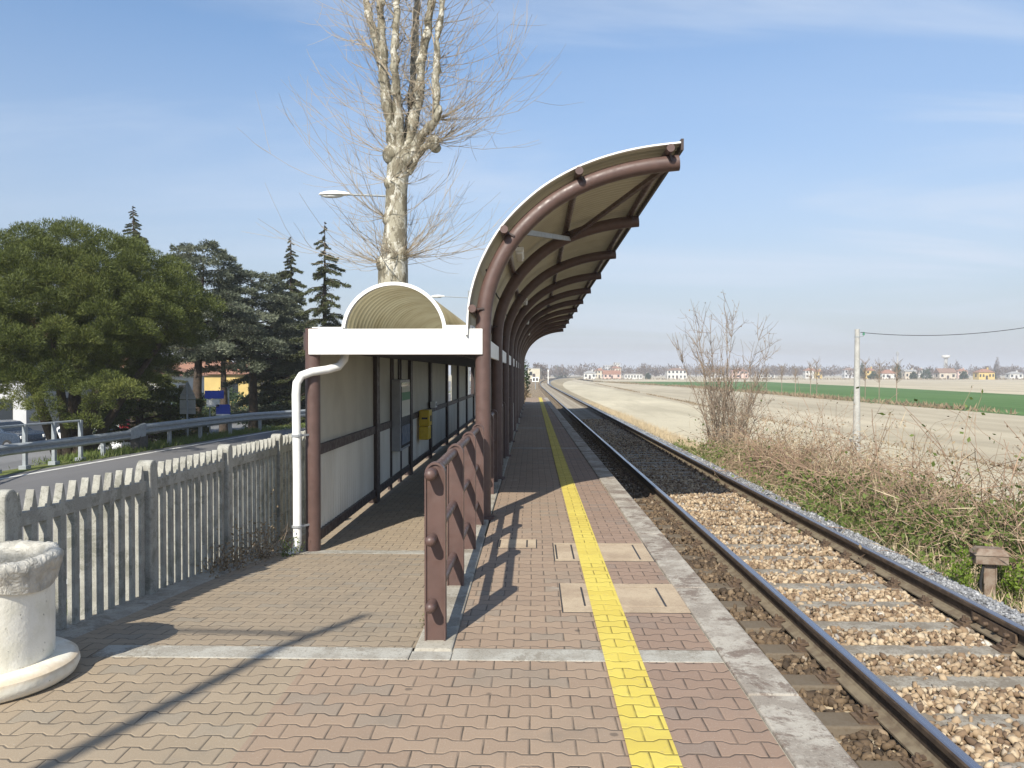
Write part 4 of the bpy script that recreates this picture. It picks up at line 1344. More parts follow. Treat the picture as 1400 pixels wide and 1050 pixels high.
# road sign seen from behind
p = at(256, 585, 27.5)
t = empty('road_sign', (p.x, 27.5, -2.0), 'back of a triangular road sign with a square plate below on a grey pole', 'road sign')
zp = lambda y: at(256, y, 27.5).z + 2.0
b = MB(); b.tube([(0.05, 0, 0), (-.02, 0, zp(523))], .03, 10); b.build('pole', MT['galv'], t, smooth=True)
w = .285
b = MB(); b.prism([(-w, zp(546)), (w, zp(546)), (w * .9, zp(541)), (.03, zp(522)), (-.03, zp(522)), (-w * .9, zp(541))], 'xz', .035, .05); tp = b.build('triangle_plate', MT['sign_back'], t, bevel=.004)
b = MB(); b.box(-.275, .275, .035, .05, zp(566), zp(547)); b.build('square_plate', MT['sign_back'], t, bevel=.004)
b = MB(); b.box(-.25, .25, .015, .034, zp(540.5), zp(539)); b.build('clamp', MT['galv'], t); b = MB(); b.box(-.25, .25, .015, .034, zp(560), zp(558.5)); b.build('clamp', MT['galv'], t)
# blue direction board further down the street
SK = 31.0 / 46
p = at(300, 552, 31.0)
t = empty('direction_sign', (p.x, 31.0, -2.1), 'blue and white roadside board on two poles half hidden by the cedars', 'sign board')
zb = lambda y: at(300, y, 31.0).z + 2.1
b = MB(); b.tube([(-.4, .05, 0), (-.4, .05, zb(534))], .03, 8); b.build('pole', MT['galv'], t); b = MB(); b.tube([(.34, .05, 0), (.34, .05, zb(534))], .03, 8); b.build('pole', MT['galv'], t)
b = MB(); b.box(-.57, .17, -.02, .02, zb(545), zb(534)); b.build('upper_board', MT['blue_paint'], t)
b = MB(); b.box(-.5, .0, -.02, .02, zb(556), zb(546)); b.build('middle_board', MT['white_paint'], t)
b = MB(); b.box(-.13, .42, -.02, .02, zb(566), zb(553)); lb = b.build('lower_board', MT['blue_paint'], t)
b = MB(); b.box(-.13, .42, -.026, -.021, zb(568), zb(566)); b.build('white_edge', MT['white_paint'], lb)
# ================================================================== VEGETATION
def unit(v): return v / np.maximum(np.linalg.norm(v, axis=-1, keepdims=True), 1e-9)


def cards(P, D, L, W, flat=None):
    """leaf or needle-spray shaped faces: base P, direction D, length L, width W"""
    n = len(P); D = unit(D)
    rnd = rng.normal(size=(n, 3)) if flat is None else flat + rng.normal(size=(n, 3)) * .25
    side = unit(np.cross(D, rnd)); L = np.broadcast_to(L, n)[:, None]; W = np.broadcast_to(W, n)[:, None]
    V = np.stack([P, P + D * L * .45 + side * W * .5, P + D * L, P + D * L * .45 - side * W * .5], 1)
    F = np.arange(4 * n).reshape(n, 4)
    return V.reshape(-1, 3), F


def rand_dir(n): return unit(rng.normal(size=(n, 3)))


def tree(name, loc, label, group=None, cat='tree'): return empty(name, loc, label, cat, group)


def twig_mesh(name, segs, mat, parent, sides=3):
    """segs: list of (points array k x 3, radii k)"""
    V = []; F = []; base = 0
    for pts, rad in segs:
        pts = np.asarray(pts); k = len(pts)
        t = unit(np.gradient(pts, axis=0))
        ref = np.where(np.abs(t[:, 2:3]) < .9, np.array([[0, 0, 1.]]), np.array([[1., 0, 0]]))
        a = unit(np.cross(t, ref)); b_ = np.cross(t, a)
        an = 2 * PI * np.arange(sides) / sides
        ring = pts[:, None] + (a[:, None] * np.cos(an)[None, :, None] + b_[:, None] * np.sin(an)[None, :, None]) * np.asarray(rad)[:, None, None]
        V.append(ring.reshape(-1, 3))
        I = np.arange(k - 1)[:, None] * sides + np.arange(sides)[None]
        J = np.arange(k - 1)[:, None] * sides + (np.arange(sides)[None] + 1) % sides
        F.append(np.stack([I, J, J + sides, I + sides], -1).reshape(-1, 4) + base)
        base += k * sides
    return np_mesh(name, np.concatenate(V), np.concatenate(F), mat, parent, smooth=True)


def wander(p, d, L, k, curl=.25, up=0.0, drop=0.0):
    """a wandering twig path"""
    p = np.array(p, float); d = np.array(d, float); d /= np.linalg.norm(d); out = [p.copy()]
    for i in range(k):
        d = d + rng.normal(size=3) * curl / k ** .5 * .6 + np.array([0, 0, up - drop * (i / k)]) / k
        d /= np.linalg.norm(d); p = p + d * L / k; out.append(p.copy())
    return np.array(out), d


# ---------------------------------------------------------------- umbrella pine
def umbrella_pine():
    Y = 24.0
    b0 = at(97, 612, Y); base = Vector((b0.x, Y, -1.95))
    t = tree('umbrella_pine', base, 'broad dark green umbrella pine with dense rounded crown behind the crash barrier')
    b = MB()
    for dx, dy, ex, ey, r in ((-.32, 0, -1.9, .3, .17), (-.05, .12, -.2, .8, .22), (.22, -.05, 1.5, -.2, .20), (.38, .1, 2.4, .9, .13), (0, -.1, .3, -1.4, .15)):
        pts = [(dx * .6, dy * .6, 0), (dx, dy, .9), (dx + ex * .18, dy + ey * .18, 1.8), (dx + ex * .45, dy + ey * .45, 3.0), (dx + ex * .8, dy + ey * .8, 4.4), (dx + ex, dy + ey, 5.6)]
        b.tube(pts, [r * 1.5, r * 1.2, r, r * .8, r * .55, r * .25], 10)
    b.build('trunk', MT['bark'], t, smooth=True)
    # needle tufts on rounded clumps, over a dome with a ragged underside
    cen = at(90, 455, Y) - base
    cz = cen.z; Rx, Rz = 4.15, at(92, 322, Y).z - base.z - cen.z
    C = []
    tries = 0
    while len(C) < 430 and tries < 60000:
        tries += 1
        d = rand_dir(1)[0]
        if d[2] < -.8: continue
        rr = rng.uniform(.72, 1.0) if rng.random() < .78 else rng.uniform(.3, .75)
        lob = 1 + .05 * math.sin(3.1 * math.atan2(d[1], d[0]) + 1.0) * (1 - abs(d[2]))
        p = np.array([d[0] * Rx * lob, d[1] * 3.9 * lob, d[2] * (Rz if d[2] > 0 else 2.5)]) * rr
        if p[0] > 1.9 and p[2] < -1.2 + (p[0] - 1.9) * .8: continue
        if C and np.min(np.linalg.norm(np.array(C) - p, axis=1)) < .60: continue
        C.append(p)
    # hanging lower boughs seen in front of the trunk
    for px, py in ((40, 545), (60, 560), (85, 535), (70, 575), (125, 540), (150, 530), (135, 560), (30, 520), (20, 560), (170, 545), (115, 585)):
        q = at(px, py, Y - 2.2 - random.random()) - base - cen; C.append(np.array([q.x, q.y, q.z]))
    V = []; F = []; k0 = 0
    for c in C:
        R_ = rng.uniform(.40, .62); n = int(1250 * (R_ / .5) ** 2)
        d = rand_dir(n); d[:, 2] = np.abs(d[:, 2]) * .9 + d[:, 2] * .25; d = unit(d)
        P = c + d * np.array([1, 1, .9]) * R_ * rng.uniform(.45, 1.0, (n, 1)) ** .6
        D = d + np.array([0, 0, .2]) + rng.normal(size=(n, 3)) * .38
        v, f = cards(P, D, rng.uniform(.055, .11, n), rng.uniform(.012, .022, n)); V.append(v); F.append(f + k0); k0 += len(v)
    o = np_mesh('crown', np.concatenate(V) + np.array([cen.x, cen.y, cen.z]), np.concatenate(F), MT['pine'], t)


umbrella_pine()


# ---------------------------------------------------------------- layered cedars
def cedar(px, ptop, pbase, Y, spread, label, zg=-2.0, mat='cedar', nb=46, low=.14, dens=1.0, lean=0.0, shape=1.0, name='cedar_tree'):
    b0 = at(px, 560, Y); top = at(px, ptop, Y).z - zg
    t = tree(name, (b0.x, Y, zg), label, 'conifers across the road')
    b = MB(); b.tube([(0, 0, -.2), (.05, 0, top * .3), (lean * .5, .05, top * .65), (lean, 0, top * .95)], [.26, .19, .10, .012], 10)
    V = []; F = []; k0 = 0
    for i in range(nb):
        u = low + (1 - low) * (i + rng.random() * .8) / nb; u = min(u, .985)
        a = i * 2.4 + rng.random() * .9
        L = spread * (1 - u ** 2.2) ** .62 * rng.uniform(.6, 1.12) * shape + .45
        z0 = top * u; x0 = lean * u
        d = np.array([math.cos(a), math.sin(a), .22])
        pts = []; k = 7
        for j in range(k + 1):
            s = j / k
            pts.append(np.array([x0 + d[0] * L * s, d[1] * L * s, z0 + L * (.30 * s - .34 * s * s)]) + rng.normal(size=3) * .03)
        b.tube([tuple(p) for p in pts], [.06 * (1 - s / (k + 1)) * (1.2 - u) + .008 for s in range(k + 1)], 5)
        n = int(620 * L * dens)
        s = rng.uniform(.22, 1.02, n) ** .8; base = np.array([np.interp(s, np.linspace(0, 1, k + 1), [p[q] for p in pts]) for q in range(3)]).T
        wid = (.12 + .42 * np.sin(np.clip(s, 0, 1) * PI * .9)) * (L ** .5) * .85
        off = rng.uniform(-1, 1, n) * wid; pr = np.array([-d[1], d[0], 0])
        clump = np.sin(s * 21 + i) * .5 + np.sin(off * 9 + i * 2) * .5
        ok = clump + rng.normal(size=n) * .55 > -.45
        base, off, s = base[ok], off[ok], s[ok]; n = len(base)
        P = base + pr[None] * off[:, None] + np.stack([0 * off, 0 * off, -np.abs(off) * .18 + rng.uniform(-.10, .14, n)], -1)
        D = np.array([d[0], d[1], .15])[None] * .7 + pr[None] * (np.sign(off) * .6)[:, None] + rng.normal(size=(n, 3)) * .45 + np.array([0, 0, .25])
        v, f = cards(P, D, rng.uniform(.09, .18, n), rng.uniform(.025, .06, n)); V.append(v); F.append(f + k0); k0 += len(v)
    b.build('trunk', MT['bark'], t, smooth=True)
    np_mesh('crown', np.concatenate(V), np.concatenate(F), MT[mat], t)
    return t


cedar(268, 332, 600, 35.0, 3.9, 'grey-green cedar with flat layered boughs rising just behind the umbrella pine', lean=.4, nb=46, low=.47)
cedar(345, 372, 590, 37.0, 4.1, 'wide grey-green cedar with low drooping boughs beside the passage corner post', nb=44, low=.43)
cedar(398, 430, 590, 41.0, 3.3, 'dark grey cedar between the wide cedar and the brown corner post', nb=44, low=.12)
cedar(305, 420, 600, 43.0, 3.6, 'slim grey cedar standing between two larger grey-green cedars', nb=32, low=.6)
cedar(190, 512, 620, 31.0, 2.2, 'low golden-green conifer with flat tiers beneath the umbrella pine crown', mat='cedar_low', nb=34, low=.18, dens=.9, shape=1.25)


def spruce(px, ptop, Y, spread, label, zg=-2.0, dens=1.0, nb=90, low=.1, power=1.0):
    b0 = at(px, 560, Y); top = at(px, ptop, Y).z - zg
    t = tree('spruce_tree', (b0.x, Y, zg), label, 'conifers across the road')
    b = MB(); b.tube([(0, 0, -.2), (0, 0, top * .5), (0.03, 0, top)], [.22, .11, .008], 8)
    V = []; F = []; k0 = 0
    for i in range(nb):
        u = low + (1 - low) * ((i + rng.random()) / nb); a = rng.random() * 2 * PI
        L = (spread * (1 - u) ** power * rng.uniform(.6, 1.15) + .05)
        z0 = top * u; d = np.array([math.cos(a), math.sin(a)])
        n = int(190 * dens * (L + .30)); s = rng.uniform(.05, 1.0, n)
        up = .18 * s - .55 * s * s + .22 * np.maximum(s - .75, 0) * 3
        P = np.stack([d[0] * L * s, d[1] * L * s, z0 + L * up], -1)
        off = rng.normal(size=n) * .13 * (1.1 - s) * L ** .5
        q_ = min(1.0, L / .8 + .12); off = off * q_
        P += np.stack([-d[1] * off, d[0] * off, -np.abs(off) * .5 - rng.random(n) * .10 * q_], -1)
        D = np.stack([d[0] + 0 * s, d[1] + 0 * s, -.35 - .2 * s], -1) + rng.normal(size=(n, 3)) * .45
        v, f = cards(P, D, rng.uniform(.09, .19, n) * max(.35, q_), rng.uniform(.025, .05, n) * max(.5, q_)); V.append(v); F.append(f + k0); k0 += len(v)
        b.tube([(0, 0, z0), (d[0] * L * .5, d[1] * L * .5, z0 - .02 * L), (d[0] * L * .95, d[1] * L * .95, z0 - .30 * L)], [.03, .018, .006], 4)
    b.build('trunk', MT['bark'], t, smooth=True)
    np_mesh('crown', np.concatenate(V), np.concatenate(F), MT['spruce'], t)


spruce(183, 281, 45.0, 3.6, 'tall thin spruce whose sparse tip stands above the umbrella pine', nb=170, dens=1.9, power=.8)
spruce(398, 324, 41.0, 2.6, 'narrow dark spruce with pointed tip left of the bare plane tree', nb=150, dens=1.9, power=.85)
spruce(444, 303, 36.0, 3.0, 'ragged spruce with drooping boughs behind the barrel skylight', nb=84, dens=1.5, power=.8)


# ---------------------------------------------------------------- pollarded plane tree
def gnarl(o, amt):
    from mathutils import noise as mn
    me = o.data; co = [v.co.copy() for v in me.vertices]; no = [v.normal.copy() for v in me.vertices]
    for v, c, nn in zip(me.vertices, co, no):
        v.co = c + nn * (mn.noise(c * 3.1) * amt + mn.noise(c * 8.0) * amt * .5)
    me.update()


def plane_tree():
    Y = 18.6
    base = at(536, 560, Y); base.z = -.6
    t = tree('plane_tree', base, 'tall bare pollarded plane tree with mottled pale bark behind the passage')
    def q(px, py, dy=0.0): p = at(px, py, Y) - base; return (p.x, dy, p.z)
    b = MB()
    b.tube([q(534, 640), q(535, 540), q(537, 420), q(538, 370), q(541, 310), q(543, 262), q(544, 232), q(545, 205)], [.44, .40, .36, .33, .25, .235, .26, .24], 20)
    for px, py, r, dy in ((530, 362, .22, -.1), (547, 350, .18, -.12), (533, 300, .14, -.1), (537, 250, .17, -.06), (537, 212, .22, -.05), (554, 216, .22, -.05)):
        b.ball(q(px, py, dy), r, 12, 8, sc=(1, 1, 1.2))
    tr = b.build('trunk', MT['plane_bark'], t, smooth=True); gnarl(tr, .05)
    limbs = [
        ([(543, 222), (531, 165), (522, 105), (511, 50), (498, 0), (487, -45), (478, -90)], .17, .35),
        ([(540, 215), (533, 160), (528, 105), (525, 50), (522, 0), (519, -60), (517, -110)], .17, -.3),
        ([(548, 215), (546, 150), (545, 105), (547, 50), (550, 0), (552, -70)], .15, -.55),
        ([(552, 212), (561, 150), (563, 85), (566, 25), (568, -30), (570, -90)], .15, .3),
        ([(556, 214), (572, 140), (577, 90), (585, 40), (592, 0), (600, -60), (606, -100)], .16, -.1),
        ([(553, 228), (580, 186), (600, 166), (598, 120), (600, 80), (605, 30), (612, -40)], .15, -.35),
        ([(558, 236), (574, 212), (588, 200), (599, 196)], .12, -.2),
    ]
    segs = []; starts = []
    for pl, r0, dy in limbs:
        k = len(pl); b = MB(); n_ = k
        pts = [q(px, py, dy * min(1, i / 2.0)) for i, (px, py) in enumerate(pl)]
        sm = []
        P = [np.array(p) for p in pts]; PP = [2 * P[0] - P[1]] + P + [2 * P[-1] - P[-2]]
        for i in range(1, len(PP) - 2):
            for s in np.linspace(0, 1, 5, endpoint=False):
                a_, b_, c_, d_ = PP[i - 1:i + 3]
                sm.append(.5 * (2 * b_ + (c_ - a_) * s + (2 * a_ - 5 * b_ + 4 * c_ - d_) * s * s + (3 * b_ - a_ - 3 * c_ + d_) * s ** 3))
        sm.append(PP[-2]); sm = np.array(sm) + rng.normal(size=(len(sm), 3)) * .012
        m_ = len(sm)
        rad = [r0 * .78 * (1 - .55 * i / m_) * (1 + .12 * math.sin(i * 1.9 + r0 * 90)) for i in range(m_)]
        b.tube([tuple(p) for p in sm], rad, 12)
        for i in range(3, m_ - 1, 4):
            s_ = rng.uniform(.8, 1.2); b.ball(tuple(sm[i] + np.array([rng.choice([-1, 1]) * rad[i] * .45, -rad[i] * .25, 0])), rad[i] * .7 * s_, 10, 6, sc=(1, 1, 1.5))
        if len(pl) == 4: [b.ball(tuple(sm[-1] + rng.normal(size=3) * .07 - np.array([.06, 0, .02])), rng.uniform(.07, .12), 10, 7, sc=(1.1, 1, .9)) for _ in range(9)]
        lo = b.build('limb', MT['plane_bark'], t, smooth=True); gnarl(lo, .03)
        for i in range(4, m_, 4):
            sx = sm[i][0] - q(544, 200)[0]; a = rng.uniform(0, 2 * PI)
            mp_, _ = wander(sm[i], [math.cos(a) * .8 + sx * .3, math.sin(a) * .7, rng.uniform(.3, 1.0)], rng.uniform(.4, 1.0), 5, .4, .7)
            segs.append((mp_, np.linspace(.026, .011, 6)))
            starts += [(mp_[k_], .8) for k_ in (1, 2, 3, 4, 4, 5, 5)] + [(sm[i], 1.0), (sm[i - 2], 1.0), (sm[i - 1], 1.1)]
        starts += [(sm[-1], 1.0)] * 6
    for px, py, w in ((527, 360, 44), (551, 350, 44), (529, 300, 26), (533, 250, 22), (534, 212, 16), (600, 166, 30), (598, 197, 16), (556, 214, 8), (543, 225, 4)):
        starts += [(np.array(q(px, py, -.15)), 1.35)] * w
    trunkx = q(544, 200)[0]
    for p, sc in starts:
        sx = p[0] - trunkx; a = rng.uniform(0, 2 * PI)
        d = np.array([math.cos(a) * 1.25 + sx * .45, math.sin(a) * .8, rng.uniform(-.35, .6)])
        L = (.55 + 2.0 * rng.random() ** 1.5) * sc * (1.0 if p[2] > 5 else .9)
        path, dd = wander(p, d, L, 7, curl=.36, up=.95)
        r = rng.uniform(.006, .010); segs.append((path, np.linspace(r, .0035, 8)))
        for j in range(int(rng.integers(2, 6))):
            i = int(rng.integers(2, 7)); d2 = (path[min(i + 1, 7)] - path[i - 1]); d2 = d2 / np.linalg.norm(d2) + rng.normal(size=3) * .55
            p2, _ = wander(path[i], d2, L * rng.uniform(.2, .5), 4, curl=.3, up=.4); segs.append((p2, np.linspace(.0046, .0028, 5)))
    twig_mesh('twigs', segs, MT['twig'], t)


plane_tree()


# ---------------------------------------------------------------- bare shrub on the bank
def bare_shrub(base, H, W, nst, label, leafy=.3, group=None):
    t = tree('bare_shrub', base, label, group, 'shrub')
    segs = []; tips = []
    for i in range(nst):
        a = rng.uniform(0, 2 * PI); tilt = rng.uniform(.05, .5) * W
        d = np.array([math.cos(a) * tilt, math.sin(a) * tilt, 1.0]); L = H * rng.uniform(.55, 1.08) * (1 - .25 * tilt)
        p0 = np.array([rng.normal() * .16, rng.normal() * .16, -.1])
        path, _ = wander(p0, d, L, 10, curl=.22, up=.25)
        r = rng.uniform(.010, .020) * (H / 4); segs.append((path, np.linspace(r, .004, 11)))
        for j in range(int(rng.integers(13, 21))):
            k = int(rng.integers(2, 10)); d2 = unit(path[k] - path[k - 1]) + rng.normal(size=3) * .45 + np.array([0, 0, .15])
            L2 = L * rng.uniform(.12, .42) * (1.15 - k / 14)
            p2, _ = wander(path[k], d2, L2, 5, curl=.3, up=.35); segs.append((p2, np.linspace(.0075, .0035, 6)))
            for q_ in range(int(rng.integers(2, 5))):
                k2 = int(rng.integers(1, 5)); d3 = unit(p2[k2] - p2[k2 - 1]) + rng.normal(size=3) * .6
                p3, _ = wander(p2[k2], d3, L2 * rng.uniform(.25, .6), 3, curl=.3, up=.2); segs.append((p3, np.linspace(.0045, .003, 4))); tips.append(p3[-1]); tips.append(p3[1])
    twig_mesh('branches', segs, MT['shrub_bark'], t)
    tips = np.array(tips); tips = tips[rng.random(len(tips)) < leafy]
    if len(tips):
        v, f = cards(tips, rand_dir(len(tips)) + np.array([0, 0, -.3]), rng.uniform(.03, .06, len(tips)), rng.uniform(.018, .035, len(tips)))
        np_mesh('leaves', v, f, MT['dead'], t)
    return t


bz = lambda x: float(np.interp(x, [4.36, 5.2, 6.4, 7.6], [-.55, -.85, -1.4, -1.6]))
p = at(987, 640, 22.0)
bare_shrub((p.x, 22.0, bz(p.x)), 4.25, 1.15, 21, 'tall leafless shrub with many upright stems on the bank by the gravel', .22)
bare_shrub((p.x + .55, 23.2, bz(p.x + .5)), 3.2, 1.2, 11, 'lower leafless shrub leaning out behind the tall one on the bank', .22)
p = at(1398, 640, 12.0); bare_shrub((p.x + .25, 12.0, -1.5), 2.5, .8, 4, 'few thin bare stems at the right end of the bramble bank', .5)


# ---------------------------------------------------------------- brambles and dry grass on the bank
def bramble(x, y, rx, ry, h, label, leaf_n, cane_n, leafmat='bramble', canemat='dry_red', tall=0):
    z0 = bz(x)
    t = tree('bramble_bush', (x, y, z0), label, 'brambles along the bank', 'bramble')
    segs = []; cane_n = int(cane_n * 1.5); leaf_n = int(leaf_n * 2.2); h = h * 1.05
    for i in range(cane_n):
        a = rng.uniform(0, 2 * PI); r = math.sqrt(rng.random())
        p0 = np.array([math.cos(a) * r * rx, math.sin(a) * r * ry, 0]); p0[2] = bz(x + p0[0]) - z0 - .05
        d = np.array([rng.normal() * .8, rng.normal() * .8, 1.25]); L = h * rng.uniform(1.2, 2.5) * (1 - .30 * r)
        path, _ = wander(p0, d, L, 8, curl=.95, up=.0, drop=2.9); segs.append((path, np.linspace(1, .4, 9) * rng.choice([.0045, .006, .010])))
        if rng.random() < .75:
            k = int(rng.integers(2, 7)); p2, _ = wander(path[k], rng.normal(size=3) + np.array([0, 0, .3]), L * .35, 4, curl=.5, drop=1.0); segs.append((p2, np.linspace(.004, .002, 5)))
    for i in range(tall):
        a = rng.uniform(0, 2 * PI); p0 = np.array([math.cos(a) * rx * .7, math.sin(a) * ry * .7, 0.1])
        path, _ = wander(p0, [rng.normal() * .2, rng.normal() * .2, 1], h * rng.uniform(1.3, 1.75), 9, curl=.22); segs.append((path, np.linspace(.010, .005, 10)))
    twig_mesh('canes', segs, MT[canemat], t)
    allp = np.concatenate([s[0] for s in segs])
    nf = 2600; d_ = rand_dir(nf); d_[:, 2] = np.abs(d_[:, 2]); Pf = d_ * np.array([rx * 1.05, ry * 1.1, h * .62]) * rng.random((nf, 1)) ** .4
    Pf[:, 2] += np.interp(x + Pf[:, 0], [4.36, 5.2, 6.4, 7.6], [-.55, -.85, -1.4, -1.6]) - z0
    v, f = cards(Pf, rand_dir(nf) + np.array([0, 0, .4]), rng.uniform(.04, .10, nf), rng.uniform(.02, .045, nf)); np_mesh('inner_leaves', v, f, MT['dead' if leaf_n < 3000 else leafmat], t)
    if leaf_n:
        idx = rng.integers(0, len(allp), leaf_n)
        P = allp[idx] + rng.normal(size=(leaf_n, 3)) * np.array([.05, .05, .045])
        cl = np.sin(P[:, 0] * 2.7 + x) + np.sin(P[:, 1] * 1.9 + y * 2) + np.sin(P[:, 2] * 3.1)
        P = P[(cl + rng.normal(size=leaf_n) * .7 > -.1) & ((P[:, 2] < h * .80) | (rng.random(leaf_n) < .12))]
        n = len(P)
        v, f = cards(P, rand_dir(n) + np.array([0, 0, .3]), rng.uniform(.045, .095, n), rng.uniform(.03, .06, n))
        np_mesh('leaves', v, f, MT[leafmat], t)
    nb_ = 1600; ii = rng.integers(0, len(allp), nb_); Pb = allp[ii] * np.array([1, 1, .75]); v, f = cards(Pb, rng.normal(size=(nb_, 3)) * .8 + np.array([0, 0, .45]), rng.uniform(.12, .42, nb_), rng.uniform(.006, .012, nb_)); np_mesh('dry_blades', v, f, MT['dry'], t)
    nd = max(400, cane_n * 8)
    idx = rng.integers(0, len(allp), nd); P = allp[idx] + rng.normal(size=(nd, 3)) * .05
    v, f = cards(P, rand_dir(nd), rng.uniform(.03, .07, nd), rng.uniform(.015, .035, nd)); np_mesh('withered_leaves', v, f, MT['dead'], t)
    return t


bramble(5.55, 21.2, .8, 1.2, 1.0, 'green leaved bramble at the foot of the tall leafless shrub', 5200, 110)
bramble(5.7, 17.6, .95, 1.5, 1.15, 'rusty dry bramble mound in front of the concrete pole', 900, 330)
bramble(5.95, 19.6, .9, 1.2, 1.0, 'dry straw coloured bramble between the leafless shrub and the rusty mound', 700, 200, canemat='dry')
bramble(5.6, 14.9, .9, 1.35, 1.12, 'dry bramble with a few green shoots right of the rusty mound', 1900, 240)
bramble(5.55, 12.4, .9, 1.25, 1.15, 'leafy bramble with tall upright shoots midway along the bank', 6200, 170, tall=3)
bramble(5.95, 10.3, .85, 1.2, 1.35, 'dense leafy bramble behind the rusty cable box', 7000, 160, tall=3)
bramble(6.9, 11.6, .9, 1.4, 1.35, 'taller mixed green and dry bramble at the back of the bank', 4200, 200, tall=3)
bramble(6.15, 8.6, .9, 1.1, 1.4, 'green bramble nearest the camera at the right edge of the bank', 6500, 140)
bramble(6.4, 14.6, .9, 1.6, 1.2, 'pale dry bramble along the back of the bank below the tan field', 1300, 230, canemat='dry', tall=2)

# dry grass over the bank
n = 26000
X = rng.uniform(4.30, 7.6, n); Yv = 6 + 60 * rng.random(n) ** 1.8
Z = np.interp(X, [4.36, 5.2, 6.4, 7.6], [-.55, -.85, -1.4, -1.6])
P = np.stack([X + bend(Yv) * np.clip((16.5 - X) / 9, 0, 1), Yv, Z - .02], -1)
D = rng.normal(size=(n, 3)) * .55 + np.array([.1, .1, .9]); Ln = rng.uniform(.10, .42, n) * np.where(X < 4.6, .45, 1)
v, f = cards(P, D, Ln, rng.uniform(.006, .014, n)); tag(np_mesh('dry_grass', v, f, MT['dry']), 'straw coloured dry grass covering the bank beside the track', 'grass', kind='stuff')
n = 5200
X = rng.uniform(4.22, 5.0, n); Yv = rng.uniform(6, 26, n)
ok = np.sin(Yv * 1.7) + np.sin(Yv * .6 + 1) + rng.normal(size=n) * .5 > .5; X, Yv = X[ok], Yv[ok]; n = len(X)
P = np.stack([X + bend(Yv), Yv, np.interp(X, [4.36, 5.2], [-.55, -.85]) - .02], -1)
v, f = cards(P, rng.normal(size=(n, 3)) * .4 + np.array([0, 0, .9]), rng.uniform(.08, .28, n), rng.uniform(.008, .018, n)); tag(np_mesh('green_grass', v, f, MT['grass']), 'green grass tufts at the foot of the bank beside the gravel', 'grass', kind='stuff')


def weed(x, y, z, h, n, label, mat='fresh', w=.12):
    t = tree('weed', (x, y, z), label, 'weeds at the foot of things', 'weed')
    k = max(6, n // 40); segs = []
    for i in range(k):
        path, _ = wander([rng.normal() * w * .22, rng.normal() * w * .22, 0], [rng.normal() * .4, rng.normal() * .4, 1], h * rng.uniform(.5, 1.1), 5, .3); segs.append((path, np.linspace(.004, .002, 6)))
    twig_mesh('stems', segs, MT['shrub_bark'], t)
    allp = np.concatenate([s[0] for s in segs]); P = allp[rng.integers(0, len(allp), n)] + rng.normal(size=(n, 3)) * .03
    v, f = cards(P, rand_dir(n) + np.array([0, 0, .5]), rng.uniform(.03, .06, n) * (h / .4) ** .5, rng.uniform(.012, .025, n) * (h / .4) ** .5); np_mesh('leaves', v, f, MT[mat], t)


p = gnd(1318, 805, -.52); weed(p.x, p.y, -.55, .42, 700, 'bright green weed left of the rusty cable box')
p = gnd(1385, 815, -.55); weed(p.x + .1, p.y + .2, -.6, .45, 800, 'bright green weed right of the rusty cable box', w=.2)
weed(-2.62, 8.45, floor_z(8.4), .16, 260, 'small green weed at the foot of the white downpipe', 'grass')
weed(-2.74, 4.42, 0, .07, 120, 'tiny weed growing between the bin foot and the fence', 'dry')
weed(-2.72, 3.72, 0, .06, 160, 'dry tuft of moss against the front of the bin foot', 'dry', .2)
weed(-.705, 5.2, floor_z(5.2), .06, 60, 'tiny green weed beside the nearest railing post', 'grass', .05)
for x, y, hh, lab in ((-2.80, 8.3, .42, 'withered brown ivy clump at the foot of the fence beside the downpipe'), (-2.86, 7.5, .30, 'low withered ivy at the foot of the third fence panel')):
    t = tree('ivy', (x, y, floor_z(y)), lab, 'ivy along the fence', 'ivy')
    n = 420; P = rng.normal(size=(n, 3)) * np.array([.07, .28, .14]) + np.array([0, 0, .08]); P[:, 2] = np.abs(P[:, 2]) * hh / .35
    v, f = cards(P, rand_dir(n), rng.uniform(.02, .045, n), rng.uniform(.015, .03, n)); np_mesh('leaves', v, f, MT['dead'], t)
    segs = [(wander([rng.normal() * .06, rng.uniform(-.16, .16), 0], [rng.normal() * .5, rng.normal() * .5, 1], hh, 4, .5)[0], np.linspace(.005, .002, 5)) for _ in range(14)]; twig_mesh('stems', segs, MT['shrub_bark'], t)

# verge grass behind the fence and under the guard rail
n = 16000
X = rng.uniform(-4.5, -3.2, n); Yv = rng.uniform(3, 22, n)
P = np.stack([X, Yv, np.full(n, -.63)], -1)
v, f = cards(P, rng.normal(size=(n, 3)) * .45 + np.array([0, 0, .8]), rng.uniform(.08, .26, n), rng.uniform(.008, .016, n)); tag(np_mesh('verge_grass', v, f, MT['grass']), 'short green grass on the verge behind the picket fence', 'grass', kind='stuff')
n = 24000
ss = rng.uniform(sJ - 3, GL - 1, n); pts = np.array([tuple(gline(s)[0]) for s in ss[::8]]); pts = np.repeat(pts, 8, axis=0)[:n]
P = pts + np.stack([rng.uniform(-1.6, .35, n), rng.normal(size=n) * .4, np.full(n, 0)], -1); P[:, 2] = -.66 - np.clip(-(P[:, 0] - pts[:, 0]) - .8, 0, 3) * .55
v, f = cards(P, rng.normal(size=(n, 3)) * .45 + np.array([0, 0, .8]), rng.uniform(.08, .24, n), rng.uniform(.012, .024, n)); tag(np_mesh('roadside_grass', v, f, MT['grass']), 'bright green grass strip under the crash barrier', 'grass', kind='stuff')

